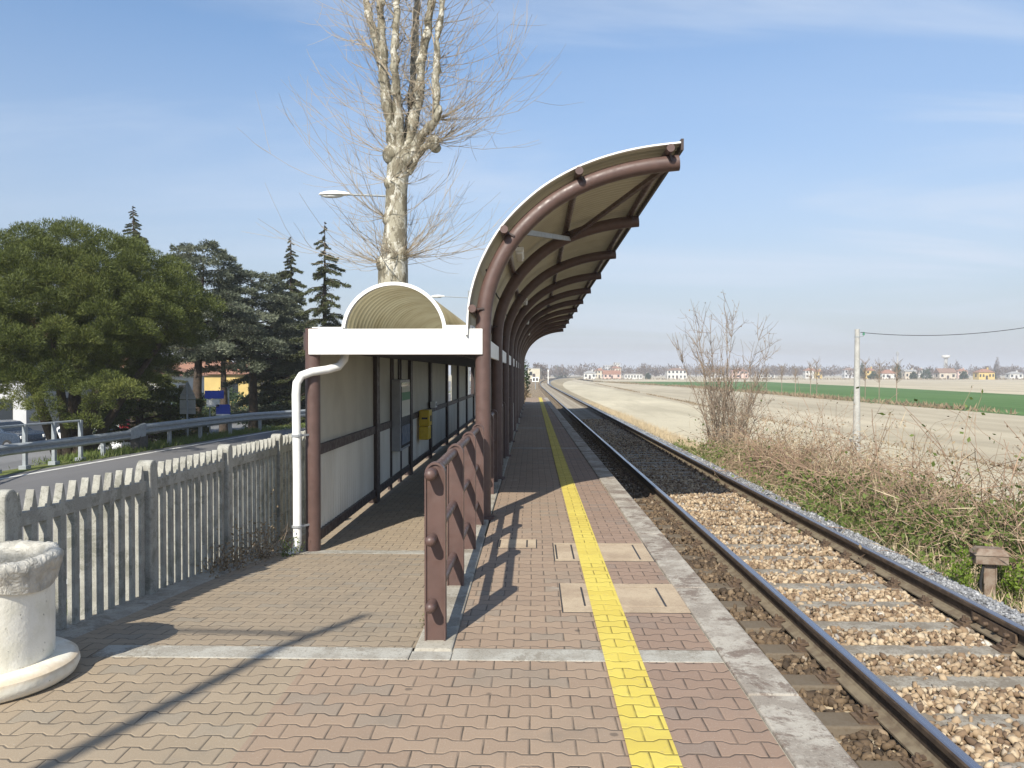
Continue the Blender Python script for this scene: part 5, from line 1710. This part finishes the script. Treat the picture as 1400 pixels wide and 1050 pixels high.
# evergreen and brown bushes just past the end of the canopy
def bush(name, x, y, z, rx, ry, rz, n, mat, label, size=.16, group=None, cat='bush', twigs=0):
    t = tree(name, (x, y, z), label, group, cat)
    d = rand_dir(n); d[:, 2] = np.abs(d[:, 2])
    rr = rng.uniform(.45, 1.0, (n, 1)) ** .5
    lob = 1 + .22 * np.sin(d[:, 0:1] * 4 + x) * np.sin(d[:, 2:3] * 5 + y) + .12 * np.sin(d[:, 1:2] * 9 + z)
    P = d * np.array([rx, ry, rz]) * rr * lob
    v, f = cards(P, d + rng.normal(size=(n, 3)) * .8, rng.uniform(.6, 1.2, n) * size, rng.uniform(.3, .6, n) * size); np_mesh('foliage', v, f, MT[mat], t)
    segs = [(wander([0, 0, 0], [rng.normal() * .5 * rx / rz, rng.normal() * .5, 1], rz * rng.uniform(.6, 1), 5, .3)[0], np.linspace(.03, .008, 6)) for _ in range(8 + twigs)]; twig_mesh('stems', segs, MT['shrub_bark'], t)
    return t


bush('evergreen_bush', -1.7, 62, -.6, 1.25, 2.6, 3.9, 5200, 'hedge', 'dark evergreen bush at the far end of the platform', .22)
bush('dry_bush', -1.1, 58.5, -.6, .95, 2.2, 1.9, 3200, 'dead', 'brown leafless bush in front of the evergreen at the platform end', .16)
bush('dry_bush', -2.2, 70, -.6, 1.2, 3, 2.0, 2400, 'dead', 'brown scrub beyond the evergreen bush beside the track', .2)

# ================================================================== LEFT-HAND STREET: CARS, HOUSES, HEDGES
def car(x, y, z, rz, mat, label):
    t = empty('parked_car', (x, y, z), label, 'car', 'cars parked beyond the crash barrier', rz)
    prof = [(-1.98, .32), (-1.96, .62), (-1.88, .86), (-1.55, .92), (-.98, .98), (-.35, 1.40), (.15, 1.46), (1.05, 1.44), (1.62, 1.12), (1.88, 1.0), (1.98, .72), (1.96, .34), (1.55, .25), (-1.6, .25)]
    b = MB(); n = len(prof); secs = [(-.83, .0), (-.80, 1), (.80, 1), (.83, .0)]
    V = []; F = []
    for w, q in ((-.80, 0), (-.84, .0), (.84, 0), (.80, 0)): pass
    def wid(zz): return .84 - max(0, zz - .9) * .30
    for side in (-1, 1):
        for px_, pz in prof: V.append((px_, side * wid(pz), pz))
    F.append(tuple(range(n))); F.append(tuple(range(2 * n - 1, n - 1, -1)))
    for i in range(n): F.append(((i + 1) % n, i, n + i, n + (i + 1) % n))
    b.add(V, F); body = b.build('body', mat, t, bevel=.05)
    for side in (-1, 1):
        for poly, nm in (([(-.80, 1.0), (-.32, 1.34), (.12, 1.385), (.12, 1.0)], 'side_window'), ([(.20, 1.0), (.20, 1.385), (.98, 1.37), (1.38, 1.12), (1.34, 1.0)], 'side_window')):
            b = MB(); vs = [(p, side * (wid(z_) + .004), z_) for p, z_ in poly] + [(p, side * (wid(z_) - .02), z_) for p, z_ in poly]; k = len(poly)
            b.add(vs, [tuple(range(k)), tuple(range(2 * k - 1, k - 1, -1))] + [(i, (i + 1) % k, k + (i + 1) % k, k + i) for i in range(k)]); b.build(nm, MT['glass'], t)
        for wx in (-1.22, 1.22):
            b = MB(); b.tube([(wx, side * .66, .31), (wx, side * .86, .31)], .31, 20); wl = b.build('wheel', MT['rubber'], t, bevel=.02)
            b = MB(); b.tube([(wx, side * .80, .31), (wx, side * .868, .31)], .19, 14); b.build('rim', MT['alu'], wl)
        b = MB(); b.box(-1.97, -1.86, side * .62 - .16, side * .62 + .16, .66, .80); b.build('headlight', MT['lamp_glass'], t, bevel=.02)
        b = MB(); b.box(1.80, 1.985, side * .66 - .10, side * .66 + .10, .78, 1.0); b.build('tail_light', MT['tail'], t, bevel=.02)
    def slab(x0, z0, x1, z1, nm):
        dx, dz = x1 - x0, z1 - z0; L = math.hypot(dx, dz); nx, nz = -dz / L, dx / L
        if nz < 0: nx, nz = -nx, -nz
        vs = []
        for e in (.006, -.02):
            for xx, zz in ((x0, z0), (x1, z1)):
                for s in (-1, 1): vs.append((xx + nx * e, s * (wid(zz) - .07), zz + nz * e))
        b = MB(); b.add(vs, [(0, 1, 3, 2), (4, 6, 7, 5), (0, 4, 5, 1), (2, 3, 7, 6), (0, 2, 6, 4), (1, 5, 7, 3)]); b.build(nm, MT['glass'], t)
    slab(-.93, 1.015, -.40, 1.365, 'windscreen'); slab(1.10, 1.415, 1.56, 1.155, 'rear_window')
    return t


MT['car_white'] = paint('car_white', (0.75, 0.75, 0.74), .25, .95); MT['car_dark'] = paint('car_dark_blue', (0.03, 0.045, 0.07), .2, .9); MT['car_red'] = paint('car_red', (.45, .03, .04), .25, .9)
p = gnd(22, 628, -2.1); car(at(4, 600, 38).x, 38, -2.1, R(165), MT['car_dark'], 'dark blue parked car behind the barrier, partly cut by the photo edge')
car(at(131, 600, 37).x, 37, -2.1, R(170), MT['car_white'], 'white parked car just right of the pine trunk')
car(at(203, 590, 47).x, 47, -2.1, R(80), MT['car_red'], 'small red parked car beneath the golden-green conifer')
car(at(240, 585, 50).x, 50, -2.1, R(155), MT['car_white'], 'white parked car left of the back of the road sign')


def house(x, y, z, w, d, h, rh, wmat, rmat, label, rz=0, hip=True, win=(3, 2), name='house', cat='house', chimney=True, door=True, group=None, flat=False):
    t = empty(name, (x, y, z), label, cat, group, rz)
    b = MB(); b.box(-w / 2, w / 2, -d / 2, d / 2, 0, h); b.build('wall', MT[wmat], t)
    o = .35
    b = MB()
    if flat:
        b.box(-w / 2 - .1, w / 2 + .1, -d / 2 - .1, d / 2 + .1, h, h + rh)
    elif hip:
        i = min(d / 2, w / 2.4)
        b.add([(-w / 2 - o, -d / 2 - o, h - .05), (w / 2 + o, -d / 2 - o, h - .05), (w / 2 + o, d / 2 + o, h - .05), (-w / 2 - o, d / 2 + o, h - .05), (-w / 2 + i, 0, h + rh), (w / 2 - i, 0, h + rh)], [(0, 1, 5, 4), (1, 2, 5), (2, 3, 4, 5), (3, 0, 4), (3, 2, 1, 0)])
    else:
        b.prism([(-d / 2 - o, h - .05), (d / 2 + o, h - .05), (0, h + rh)], 'yz', -w / 2 - o, w / 2 + o)
    rf = b.build('roof', MT[rmat], t)
    if chimney and not flat:
        b = MB(); b.box(w * .18, w * .18 + .7, -.4, .4, h + rh * .4, h + rh + .7); b.build('chimney', MT[wmat], rf)
    nx, nz = win
    for k in range(nz):
        for i in range(nx):
            if door and k == 0 and i == nx // 2: 
                b = MB(); b.box(-.55, .55, -d / 2 - .06, -d / 2 + .05, 0, min(2.2, h * .7)); b.build('door', MT['brown_dark'], t); continue
            cx = -w / 2 + w * (i + .5) / nx; zz = h * (k + .36) / nz; hh = min(1.5, h / nz * .48); ww = min(1.3, w / nx * .45)
            b = MB(); b.box(cx - ww / 2, cx + ww / 2, -d / 2 - .05, -d / 2 + .04, zz, zz + hh); b.build('window', MT['glass'], t)
    for sd in (-1, 1):
        for k in range(nz):
            zz = h * (k + .36) / nz; hh = min(1.5, h / nz * .48)
            b = MB(); b.box(sd * w / 2 - .05, sd * w / 2 + .05, -d * .12, d * .12, zz, zz + hh); b.build('window', MT['glass'], t)
    return t


p = at(20, 590, 44)
house(p.x - 1.5, 46, -2.1, 9, 7, 5.6, 1.8, 'w_grey', 'roof_red', 'pale grey house behind the parked dark car and pine', win=(3, 2), rz=R(-12))
p = at(150, 560, 62); house(p.x, 64, -2.1, 10, 8, 3.6, 1.6, 'w_white', 'roof_red', 'white house with terracotta roof glimpsed behind the pine trunk', win=(4, 1))
p = at(262, 540, 78); house(p.x, 80, -2.1, 13, 9, 3.7, 1.5, 'w_yellow', 'roof_red', 'ochre yellow house glimpsed between the cedar boughs', win=(4, 1))
p = at(318, 540, 84); house(p.x + .3, 86, -2.1, 7.5, 8, 3.3, 1.6, 'w_cream', 'roof_red', 'cream house with orange tiled roof above the blue sign board', win=(3, 1))
p = at(372, 545, 90); house(p.x, 92, -2.1, 7, 8, 3.0, 1.5, 'w_white', 'roof_brown', 'small white house behind the wide cedar', win=(3, 1))
for i, (px, Y, rx, rz_, lab) in enumerate(((225, 56, 3.0, 2.2, 'dark hedge behind the white car left of the road sign'), (165, 52, 2.4, 1.7, 'dark hedge beneath the umbrella pine behind the white car'), (335, 60, 3.6, 2.2, 'clipped hedge under the wide cedar'), (392, 52, 3.0, 1.8, 'dark hedge behind the downpipe'), (60, 60, 4.0, 3.4, 'tall dark hedge behind the pine at the left'), (285, 66, 3.4, 2.4, 'dark hedge behind the blue sign board'))):
    p = at(px, 560, Y); bush('hedge', p.x, Y, -2.1, rx, 1.4, rz_, 3000, 'hedge', lab, .26, 'hedges along the street', 'hedge')

# ================================================================== FAR PLAIN
ZF = -1.6
def far_house(px, w, h, D, rh, wm, rm, lab, rz=0, win=(3, 2), **k):
    p = at(px, 511, D)
    W = w * D / 1100
    return house(p.x, D, ZF, W, W * .7, h, rh, wm, rm, lab, rz, win=win, group='houses on the far plain', **k)


far_house(865, 24, 2.7, 480, .5, 'w_white', 'roof_grey', 'long low white building with a row of dark windows on the plain', win=(6, 1), flat=True, door=False, name='farm_building', cat='building')
far_house(924, 26, 5.2, 470, 1.3, 'w_white', 'roof_brown', 'two storey white house with shallow brown roof left of the leafless shrub', win=(5, 2))
far_house(836, 23, 3.0, 520, 2.4, 'w_pink', 'roof_red', 'house with big red roof left of the long white building', win=(4, 1), hip=False)
far_house(841, 15, 7.2, 590, 1.4, 'w_cream', 'roof_red', 'taller cream house behind the big red roof', win=(4, 2))
far_house(806, 16, 3.6, 500, 1.5, 'w_white', 'roof_grey', 'small white house at the left end of the village', win=(3, 1))
far_house(819, 13, 5.6, 610, 1.8, 'w_cream', 'roof_red', 'narrow cream house with red roof near the village left end', win=(3, 2))
far_house(832, 14, 12.5, 900, .4, 'w_grey', 'roof_grey', 'pale grey apartment block behind the red roofs', win=(5, 4), flat=True, door=False, name='apartment_block', cat='building')
far_house(843, 9, 15.5, 920, .4, 'w_white', 'roof_grey', 'white tower block highest above the village left end', win=(3, 5), flat=True, door=False, name='apartment_block', cat='building')
far_house(1010, 22, 5.0, 560, 1.8, 'w_pink', 'roof_red', 'pink house half hidden by the leafless shrub', win=(4, 2))
far_house(1047, 20, 2.4, 600, .5, 'w_white', 'roof_grey', 'low white shed right of the leafless shrub', win=(4, 1), flat=True, door=False, name='shed', cat='shed')
far_house(1107, 15, 5.4, 560, 1.8, 'w_white', 'roof_red', 'white house with red roof left of the concrete pole', win=(3, 2))
far_house(1118.5, 9, 4.6, 540, 1.4, 'w_yellow', 'roof_red', 'small yellow house beside the white one left of the concrete pole', win=(2, 2))
far_house(1160, 14, 6.0, 600, 1.5, 'w_grey', 'roof_brown', 'grey house just left of the concrete pole', win=(3, 2))
far_house(1188, 12, 5.2, 500, 1.7, 'w_yellow', 'roof_red', 'bright yellow house just right of the concrete pole', win=(2, 2))
far_house(1213, 20, 3.4, 470, 2.2, 'w_white', 'roof_red', 'low white house with broad red roof left of the dark conifer', win=(4, 1))
far_house(1243, 15, 4.6, 500, 1.2, 'w_tan', 'roof_grey', 'grey roofed tan house right of the dark conifer', win=(3, 1), hip=False)
far_house(1257, 11, 5.8, 590, 1.4, 'w_white', 'roof_brown', 'white house with brown roof between the conifer and the water tower', win=(3, 2))
far_house(1292, 22, 3.8, 480, 2.6, 'w_tan', 'roof_brown', 'barn with wide brown roof beneath the water tower', win=(3, 1), hip=False, chimney=False, name='barn', cat='barn')
far_house(1314, 13, 5.0, 560, 1.6, 'w_pink', 'roof_red', 'pink house right of the barn', win=(3, 2))
far_house(1345, 21, 4.0, 450, 1.9, 'w_yellow', 'roof_red', 'long yellow house with red roof near the right edge', win=(5, 1))
far_house(1386, 17, 3.2, 520, 1.4, 'w_white', 'roof_grey', 'grey roofed white house at the far right', win=(3, 1))
far_house(978, 16, 4.8, 600, 1.6, 'w_white', 'roof_red', 'white house seen through the leafless shrub', win=(3, 2))
# line-side cream building, signal board, post
p = at(732, 510, 330)
t = house(p.x - .2, 335, -.6, 5.0, 6, 4.3, .3, 'w_cream', 'roof_grey', 'plain cream building beside the track beyond the platform', rz=R(-8), win=(2, 1), flat=True, name='trackside_building', cat='building')
p = at(732, 530, 112); zz = lambda y: at(732, y, 112).z + .6
t = empty('signal_board', (p.x, 112, -.6), 'white track-side board with two dark squares on a thin post', 'signal')
b = MB(); b.tube([(0, .05, 0), (0, .05, zz(516))], .05, 8); b.build('post', MT['galv'], t)
b = MB(); b.box(-.47, .47, -.03, .02, zz(522), zz(515.5)); bd = b.build('board', MT['white_paint'], t)
for s in (-.22, .22):
    b = MB(); b.box(s - .14, s + .14, -.045, -.031, zz(520.8), zz(516.9)); b.build('dark_square', MT['dark_metal'], bd)
p = at(749.5, 525, 160)
t = empty('marker_post', (p.x, 160, -.7), 'thin white marker post right of the distant track', 'post')
b = MB(); b.tube([(0, 0, 0), (0, 0, 3.0)], .09, 8); b.build('post', MT['white_paint'], t)
b = MB(); b.box(-.14, .14, -.11, .11, 2.7, 3.1); b.build('cap', MT['white_paint'], t)

# water tower, mast
D = 760; p = at(1293, 500, D); z = lambda y: at(1293, y, D).z - ZF
t = empty('water_tower', (p.x, D, ZF), 'concrete water tower with a wide white tank on the horizon', 'water tower')
b = MB(); b.lathe([(1.9, 0), (1.6, z(492)), (1.7, z(490))], 0, 0, 16); b.build('shaft', MT['pole'], t, smooth=True)
b = MB(); b.lathe([(1.7, z(490)), (3.6, z(488.6)), (3.8, z(486.4)), (3.6, z(485.6)), (0, z(485.2))], 0, 0, 20); b.build('tank', MT['w_white'], t, smooth=True)
D = 700; p = at(1227, 500, D); z = lambda y: at(1227, y, D).z - ZF
t = empty('radio_mast', (p.x, D, ZF), 'pale slender mast with aerials rising above the dark conifer', 'mast')
b = MB(); b.tube([(0, 0, 0), (0, 0, z(480.5))], [.9, .55], 8); b.build('shaft', MT['pole'], t)
b = MB()
for a in range(3):
    an = a * 2.1; b.box(math.cos(an) * 1.1 - .3, math.cos(an) * 1.1 + .3, math.sin(an) - .3, math.sin(an) + .3, z(486), z(481.5))
b.build('aerials', MT['grey_metal'], t)

# dark trees among the houses
for px, w, h, D, lab, mt in ((1227, 9, 8.4, 470, 'dark pointed conifer under the radio mast', 'hedge'), (1249, 8, 4.0, 470, 'small round evergreen right of the dark conifer', 'hedge'), (1266, 15, 6.0, 480, 'broad dark evergreen beneath the water tower', 'hedge'), (1195, 12, 3.6, 455, 'dark shrub right of the concrete pole on the plain', 'hedge'), (1178, 7, 8.5, 500, 'dark cypress hidden behind the concrete pole', 'hedge'), (1318, 9, 4.4, 470, 'dark evergreen left of the long yellow house', 'hedge'), (1356, 9, 4.2, 470, 'evergreen right of the long yellow house', 'hedge'), (886, 6, 3, 470, 'dark shrub right of the long white building', 'hedge'), (762, 8, 9, 700, 'dark conifer left of the village', 'hedge'), (770, 10, 5, 600, 'round dark tree at the village edge', 'hedge')):
    p = at(px, 511, D); Wd = w * D / 1100 / 2
    bush('evergreen_tree', p.x, D, ZF, Wd, Wd, h, 900, mt, lab, .9, 'evergreens on the far plain', 'tree')

# saplings along the ditch
sap = None
for px, Y, h in ((1089, 109, 4.6), (1098, 106, 4.9), (1160, 91, 4.6), (1180, 87, 4.4), (1198, 83, 4.4), (1078, 114, 4.0), (1063, 120, 4.4), (1050, 128, 4.0)):
    x = 37.0
    if sap is None:
        sap = tree('sapling', (x, Y, ZF), 'thin bare sapling on the ditch line before the green field', 'saplings along the ditch', 'sapling')
        segs = [(np.array([[0, 0, 0], [.02, 0, 1.5], [0, .02, 3.2], [.03, 0, 4.4]]), [.055, .05, .04, .012])]
        for i in range(60):
            path, _ = wander([0, 0, rng.uniform(2.2, 4.3)], [rng.normal(), rng.normal(), .9], rng.uniform(.4, 1.1), 4, .3, .4); segs.append((path, np.linspace(.018, .010, 5)))
        twig_mesh('branches', segs, MT['shrub_bark'], sap)
        o = sap; o.location = (x + .2, Y, ZF)
    else:
        o = copy_tree(sap); o.location = (37 + random.uniform(-.3, .3), Y, ZF)
    k = h / 4.5; o.scale = (1, 1, k); o.rotation_euler = (0, 0, random.random() * 6)
# ditch-line scrub and field edges
def scrub(name, path, w, n, h, mat, lab, size):
    path = np.array(path, float); s = np.concatenate([[0], np.cumsum(np.linalg.norm(np.diff(path, axis=0), axis=1))])
    q = rng.uniform(0, s[-1], n); X = np.interp(q, s, path[:, 0]) + rng.normal(size=n) * w; Yv = np.interp(q, s, path[:, 1])
    ok = np.sin(q * .21) + np.sin(q * .083 + 2) + rng.normal(size=n) > -.6; X, Yv = X[ok], Yv[ok]; n = len(X)
    P = np.stack([X, Yv, np.full(n, ZF - .02)], -1)
    v, f = cards(P, rng.normal(size=(n, 3)) * .5 + np.array([0, 0, .8]), rng.uniform(.4, 1.1, n) * h, rng.uniform(.3, .8, n) * size); tag(np_mesh(name, v, f, MT[mat]), lab, 'scrub', kind='stuff')
scrub('ditch_scrub', [(38.0, 40), (37.4, 100), (36.6, 196), (24.5, 322)], .5, 9000, .75, 'dead', 'brown scrub along the ditch before the green field', .22)
scrub('field_edge_grass', [(16.1, 20), (16.0, 60), (17.2, 90), (18.5, 170), (20, 260)], .18, 5000, .28, 'dead', 'thin line of dry grass between the pale and tan fields', .10)
scrub('horizon_scrub', [(-20, 450), (420, 450)], 1.0, 3000, 1.2, 'dead', 'thin dark hedge line across the plain before the village', 1.0)

# bare woods on the horizon
NT = 900
D = rng.uniform(520, 1250, NT); px = rng.uniform(640, 1500, NT); V = []; F = []; k0 = 0
for i in range(NT):
    p = at(float(px[i]), 511, float(D[i]))
    h = rng.uniform(6, 12.5) * (1.15 if 875 < px[i] < 1060 and D[i] > 800 else .85) ; rr2 = h * rng.uniform(.28, .5); n = 70
    d = rand_dir(n); P = np.array([p.x, p.y, ZF + h * .55]) + d * np.array([rr2, rr2, h * .45]) * rng.uniform(.2, 1, (n, 1)) ** .5
    v, f = cards(P, np.array([0, 0, 1.0]) + rng.normal(size=(n, 3)) * .6, rng.uniform(1.2, 2.8, n), rng.uniform(.25, .8, n)); V.append(v); F.append(f + k0); k0 += len(v)
tag(np_mesh('treeline', np.concatenate(V), np.concatenate(F), MT['bare']), 'brown leafless woods along the horizon behind the village', 'woods', kind='stuff')
for px, D, h, w, lab in ((733, 420, 9.2, 2.6, 'bare rounded tree behind the cream track-side building'), (741, 400, 8.0, 2.8, 'bare brown tree right of the cream track-side building'), (1362, 560, 13, 1.8, 'tall bare poplar near the right edge of the plain'), (1308, 640, 12, 2.2, 'bare tree right of the water tower')):
    p = at(px, 511, D); bush('bare_tree', p.x, D, ZF, w, w, h, 900, 'bare', lab, .9, 'bare trees on the far plain', 'tree')

# ---------------------------------------------------------------- concrete pole, wire
def cpole(x, y, h, label, lean=0.0):
    t = empty('utility_pole', (x, y, ZF - .0), label, 'utility pole', 'concrete poles in the field')
    b = MB(); b.tube([(0, 0, -.3), (lean, 0, h)], [.155, .095], 12); b.build('shaft', MT['pole'], t, smooth=True)
    b = MB(); b.tube([(.09 + lean, -.02, h - .30), (.24 + lean, -.02, h - .30), (.26 + lean, -.02, h - .22)], .018, 6); b.build('hook', MT['galv'], t)
    b = MB(); b.lathe([(.03, 0), (.055, .04), (.035, .07), (.055, .10), (.03, .14)], .26 + lean, -.02, 10); o = b.build('insulator', simple('green_glass_insulator', (0.10, 0.30, 0.20), rough=.2), t, smooth=True); o.location.z = h - .26
    b = MB(); b.tube([(lean, 0, h - .35), (lean, 0, h - .30)], .108, 12); b.build('band', MT['galv'], t)
    return t
P1 = at(1172, 450, 34.0); cpole(P1.x, 34.0, P1.z - ZF, 'pale round concrete pole standing in the tan field')
P2 = Vector((24.2, 30.4, 5.0)); cpole(P2.x, P2.y, P2.z - ZF, 'next concrete pole carrying the wire beyond the right edge')
a1 = at(1176, 454, 34.0); m1 = at(1290, 459.5, 32.9); m2 = at(1398, 447.5, 31.9)
xs = np.array([a1.x, m1.x, m2.x, P2.x]); zs = np.array([a1.z, m1.z, m2.z, P2.z - .15]); cf = np.polyfit(xs, zs, 2)
b = MB(); X = np.linspace(a1.x, P2.x, 40); b.tube([(x, np.interp(x, [a1.x, P2.x], [33.98, P2.y]), float(np.polyval(cf, x))) for x in X], .014, 6)
tag(b.build('overhead_wire', MT['rubber'], smooth=True), 'dark sagging overhead wire running right from the concrete pole', 'wire')

# ================================================================== SKY, SUN, AIR
SUN = Vector((0.40, 1.15, -1.0))
el = math.atan2(1.0, math.hypot(SUN.x, SUN.y)); az = math.atan2(-SUN.x, -SUN.y)
sd = bpy.data.lights.new('sun', 'SUN'); sd.energy = 4.2; sd.angle = R(0.53); sd.color = (1.0, 0.948, 0.84)
so = bpy.data.objects.new('sun', sd); COL.objects.link(so); so.rotation_euler = SUN.to_track_quat('-Z', 'Y').to_euler(); so.location = (-8, -23, 25)
w = bpy.data.worlds.new('World'); scene.world = w; w.use_nodes = True
nt = w.node_tree; bg = nt.nodes['Background']
sky = nt.nodes.new('ShaderNodeTexSky'); sky.sky_type = 'NISHITA'; sky.sun_disc = False; sky.sun_elevation = el; sky.sun_rotation = az
sky.air_density = 1.0; sky.dust_density = 0.25; sky.ozone_density = 1.5; sky.altitude = 0
tc = nt.nodes.new('ShaderNodeTexCoord'); sp = nt.nodes.new('ShaderNodeSeparateXYZ'); nt.links.new(tc.outputs['Generated'], sp.inputs[0])
x, y, z = [S(nt, o) for o in sp.outputs]
zz = z.max(0.0) + 0.22
cb = nt.nodes.new('ShaderNodeCombineXYZ'); nt.links.new((x / zz + y / zz * 0.25).k, cb.inputs[0]); nt.links.new((y / zz * 0.9).k, cb.inputs[1])
def wn(scale, detail, st, dist=0.0):
    mp = nt.nodes.new('ShaderNodeMapping'); mp.inputs['Scale'].default_value = st; mp.inputs['Rotation'].default_value = (0, 0, .25); nt.links.new(cb.outputs[0], mp.inputs[0])
    n = nt.nodes.new('ShaderNodeTexNoise'); n.inputs['Scale'].default_value = scale; n.inputs['Detail'].default_value = detail; n.inputs['Roughness'].default_value = .55; n.inputs['Distortion'].default_value = dist
    nt.links.new(mp.outputs[0], n.inputs['Vector']); return S(nt, n.outputs[0])
veil = wn(1.1, 6, (0.35, 1.5, 1), .6).ramp(.47, .66) * 0.85 + wn(0.5, 3, (.6, 1.2, 1)).ramp(.4, .7) * .3
mx = nt.nodes.new('ShaderNodeMix'); mx.data_type = 'RGBA'
hm_ = nt.nodes.new('ShaderNodeMix'); hm_.data_type = 'RGBA'
nt.links.new((z.ramp(0.38, 0.0, 0.0, 0.94, smooth=False)).k, hm_.inputs[0]); hs = nt.nodes.new('ShaderNodeHueSaturation'); hs.inputs['Saturation'].default_value = 1.08; nt.links.new(sky.outputs[0], hs.inputs['Color']); nt.links.new(hs.outputs[0], hm_.inputs[6]); hm_.inputs[7].default_value = (2.25, 2.4, 2.95, 1)
nt.links.new((veil * (x * 0.7 + 0.62).max(0.38).min(1.0) * 0.8).k, mx.inputs[0]); nt.links.new(hm_.outputs[2], mx.inputs[6]); mx.inputs[7].default_value = (4.0, 4.5, 5.3, 1)
nt.links.new(mx.outputs[2], bg.inputs['Color']); bg.inputs['Strength'].default_value = 0.102

hb = MB(); hb.box(-3600, 3600, -50, 3900, -3.2, 36)
hz = hb.build('haze', bpy.data.materials.new('haze_air'))
tag(hz, kind='stuff', label='thin pale haze lying over the whole plain', cat='haze')
hm = hz.data.materials[0]; hm.use_nodes = True; hm.node_tree.nodes.clear()
ou = hm.node_tree.nodes.new('ShaderNodeOutputMaterial'); pv = hm.node_tree.nodes.new('ShaderNodeVolumePrincipled')
pv.inputs['Color'].default_value = (0.93, 0.95, 1.0, 1); pv.inputs['Density'].default_value = 0.00058; pv.inputs['Anisotropy'].default_value = 0.0
hm.node_tree.links.new(pv.outputs[0], ou.inputs['Volume'])

vs = scene.view_settings
scene.display_settings.display_device = 'sRGB'
vs.view_transform = 'Standard'; vs.look = 'None'; vs.gamma = 1; vs.exposure = 0.80; vs.use_curve_mapping = False
scene.render.engine = 'CYCLES'
cy = scene.cycles
cy.max_bounces = 8; cy.diffuse_bounces = 4; cy.glossy_bounces = 3; cy.transmission_bounces = 4; cy.volume_bounces = 0; cy.transparent_max_bounces = 8
cy.use_denoising = True; cy.caustics_reflective = False; cy.caustics_refractive = False; cy.sample_clamp_indirect = 6
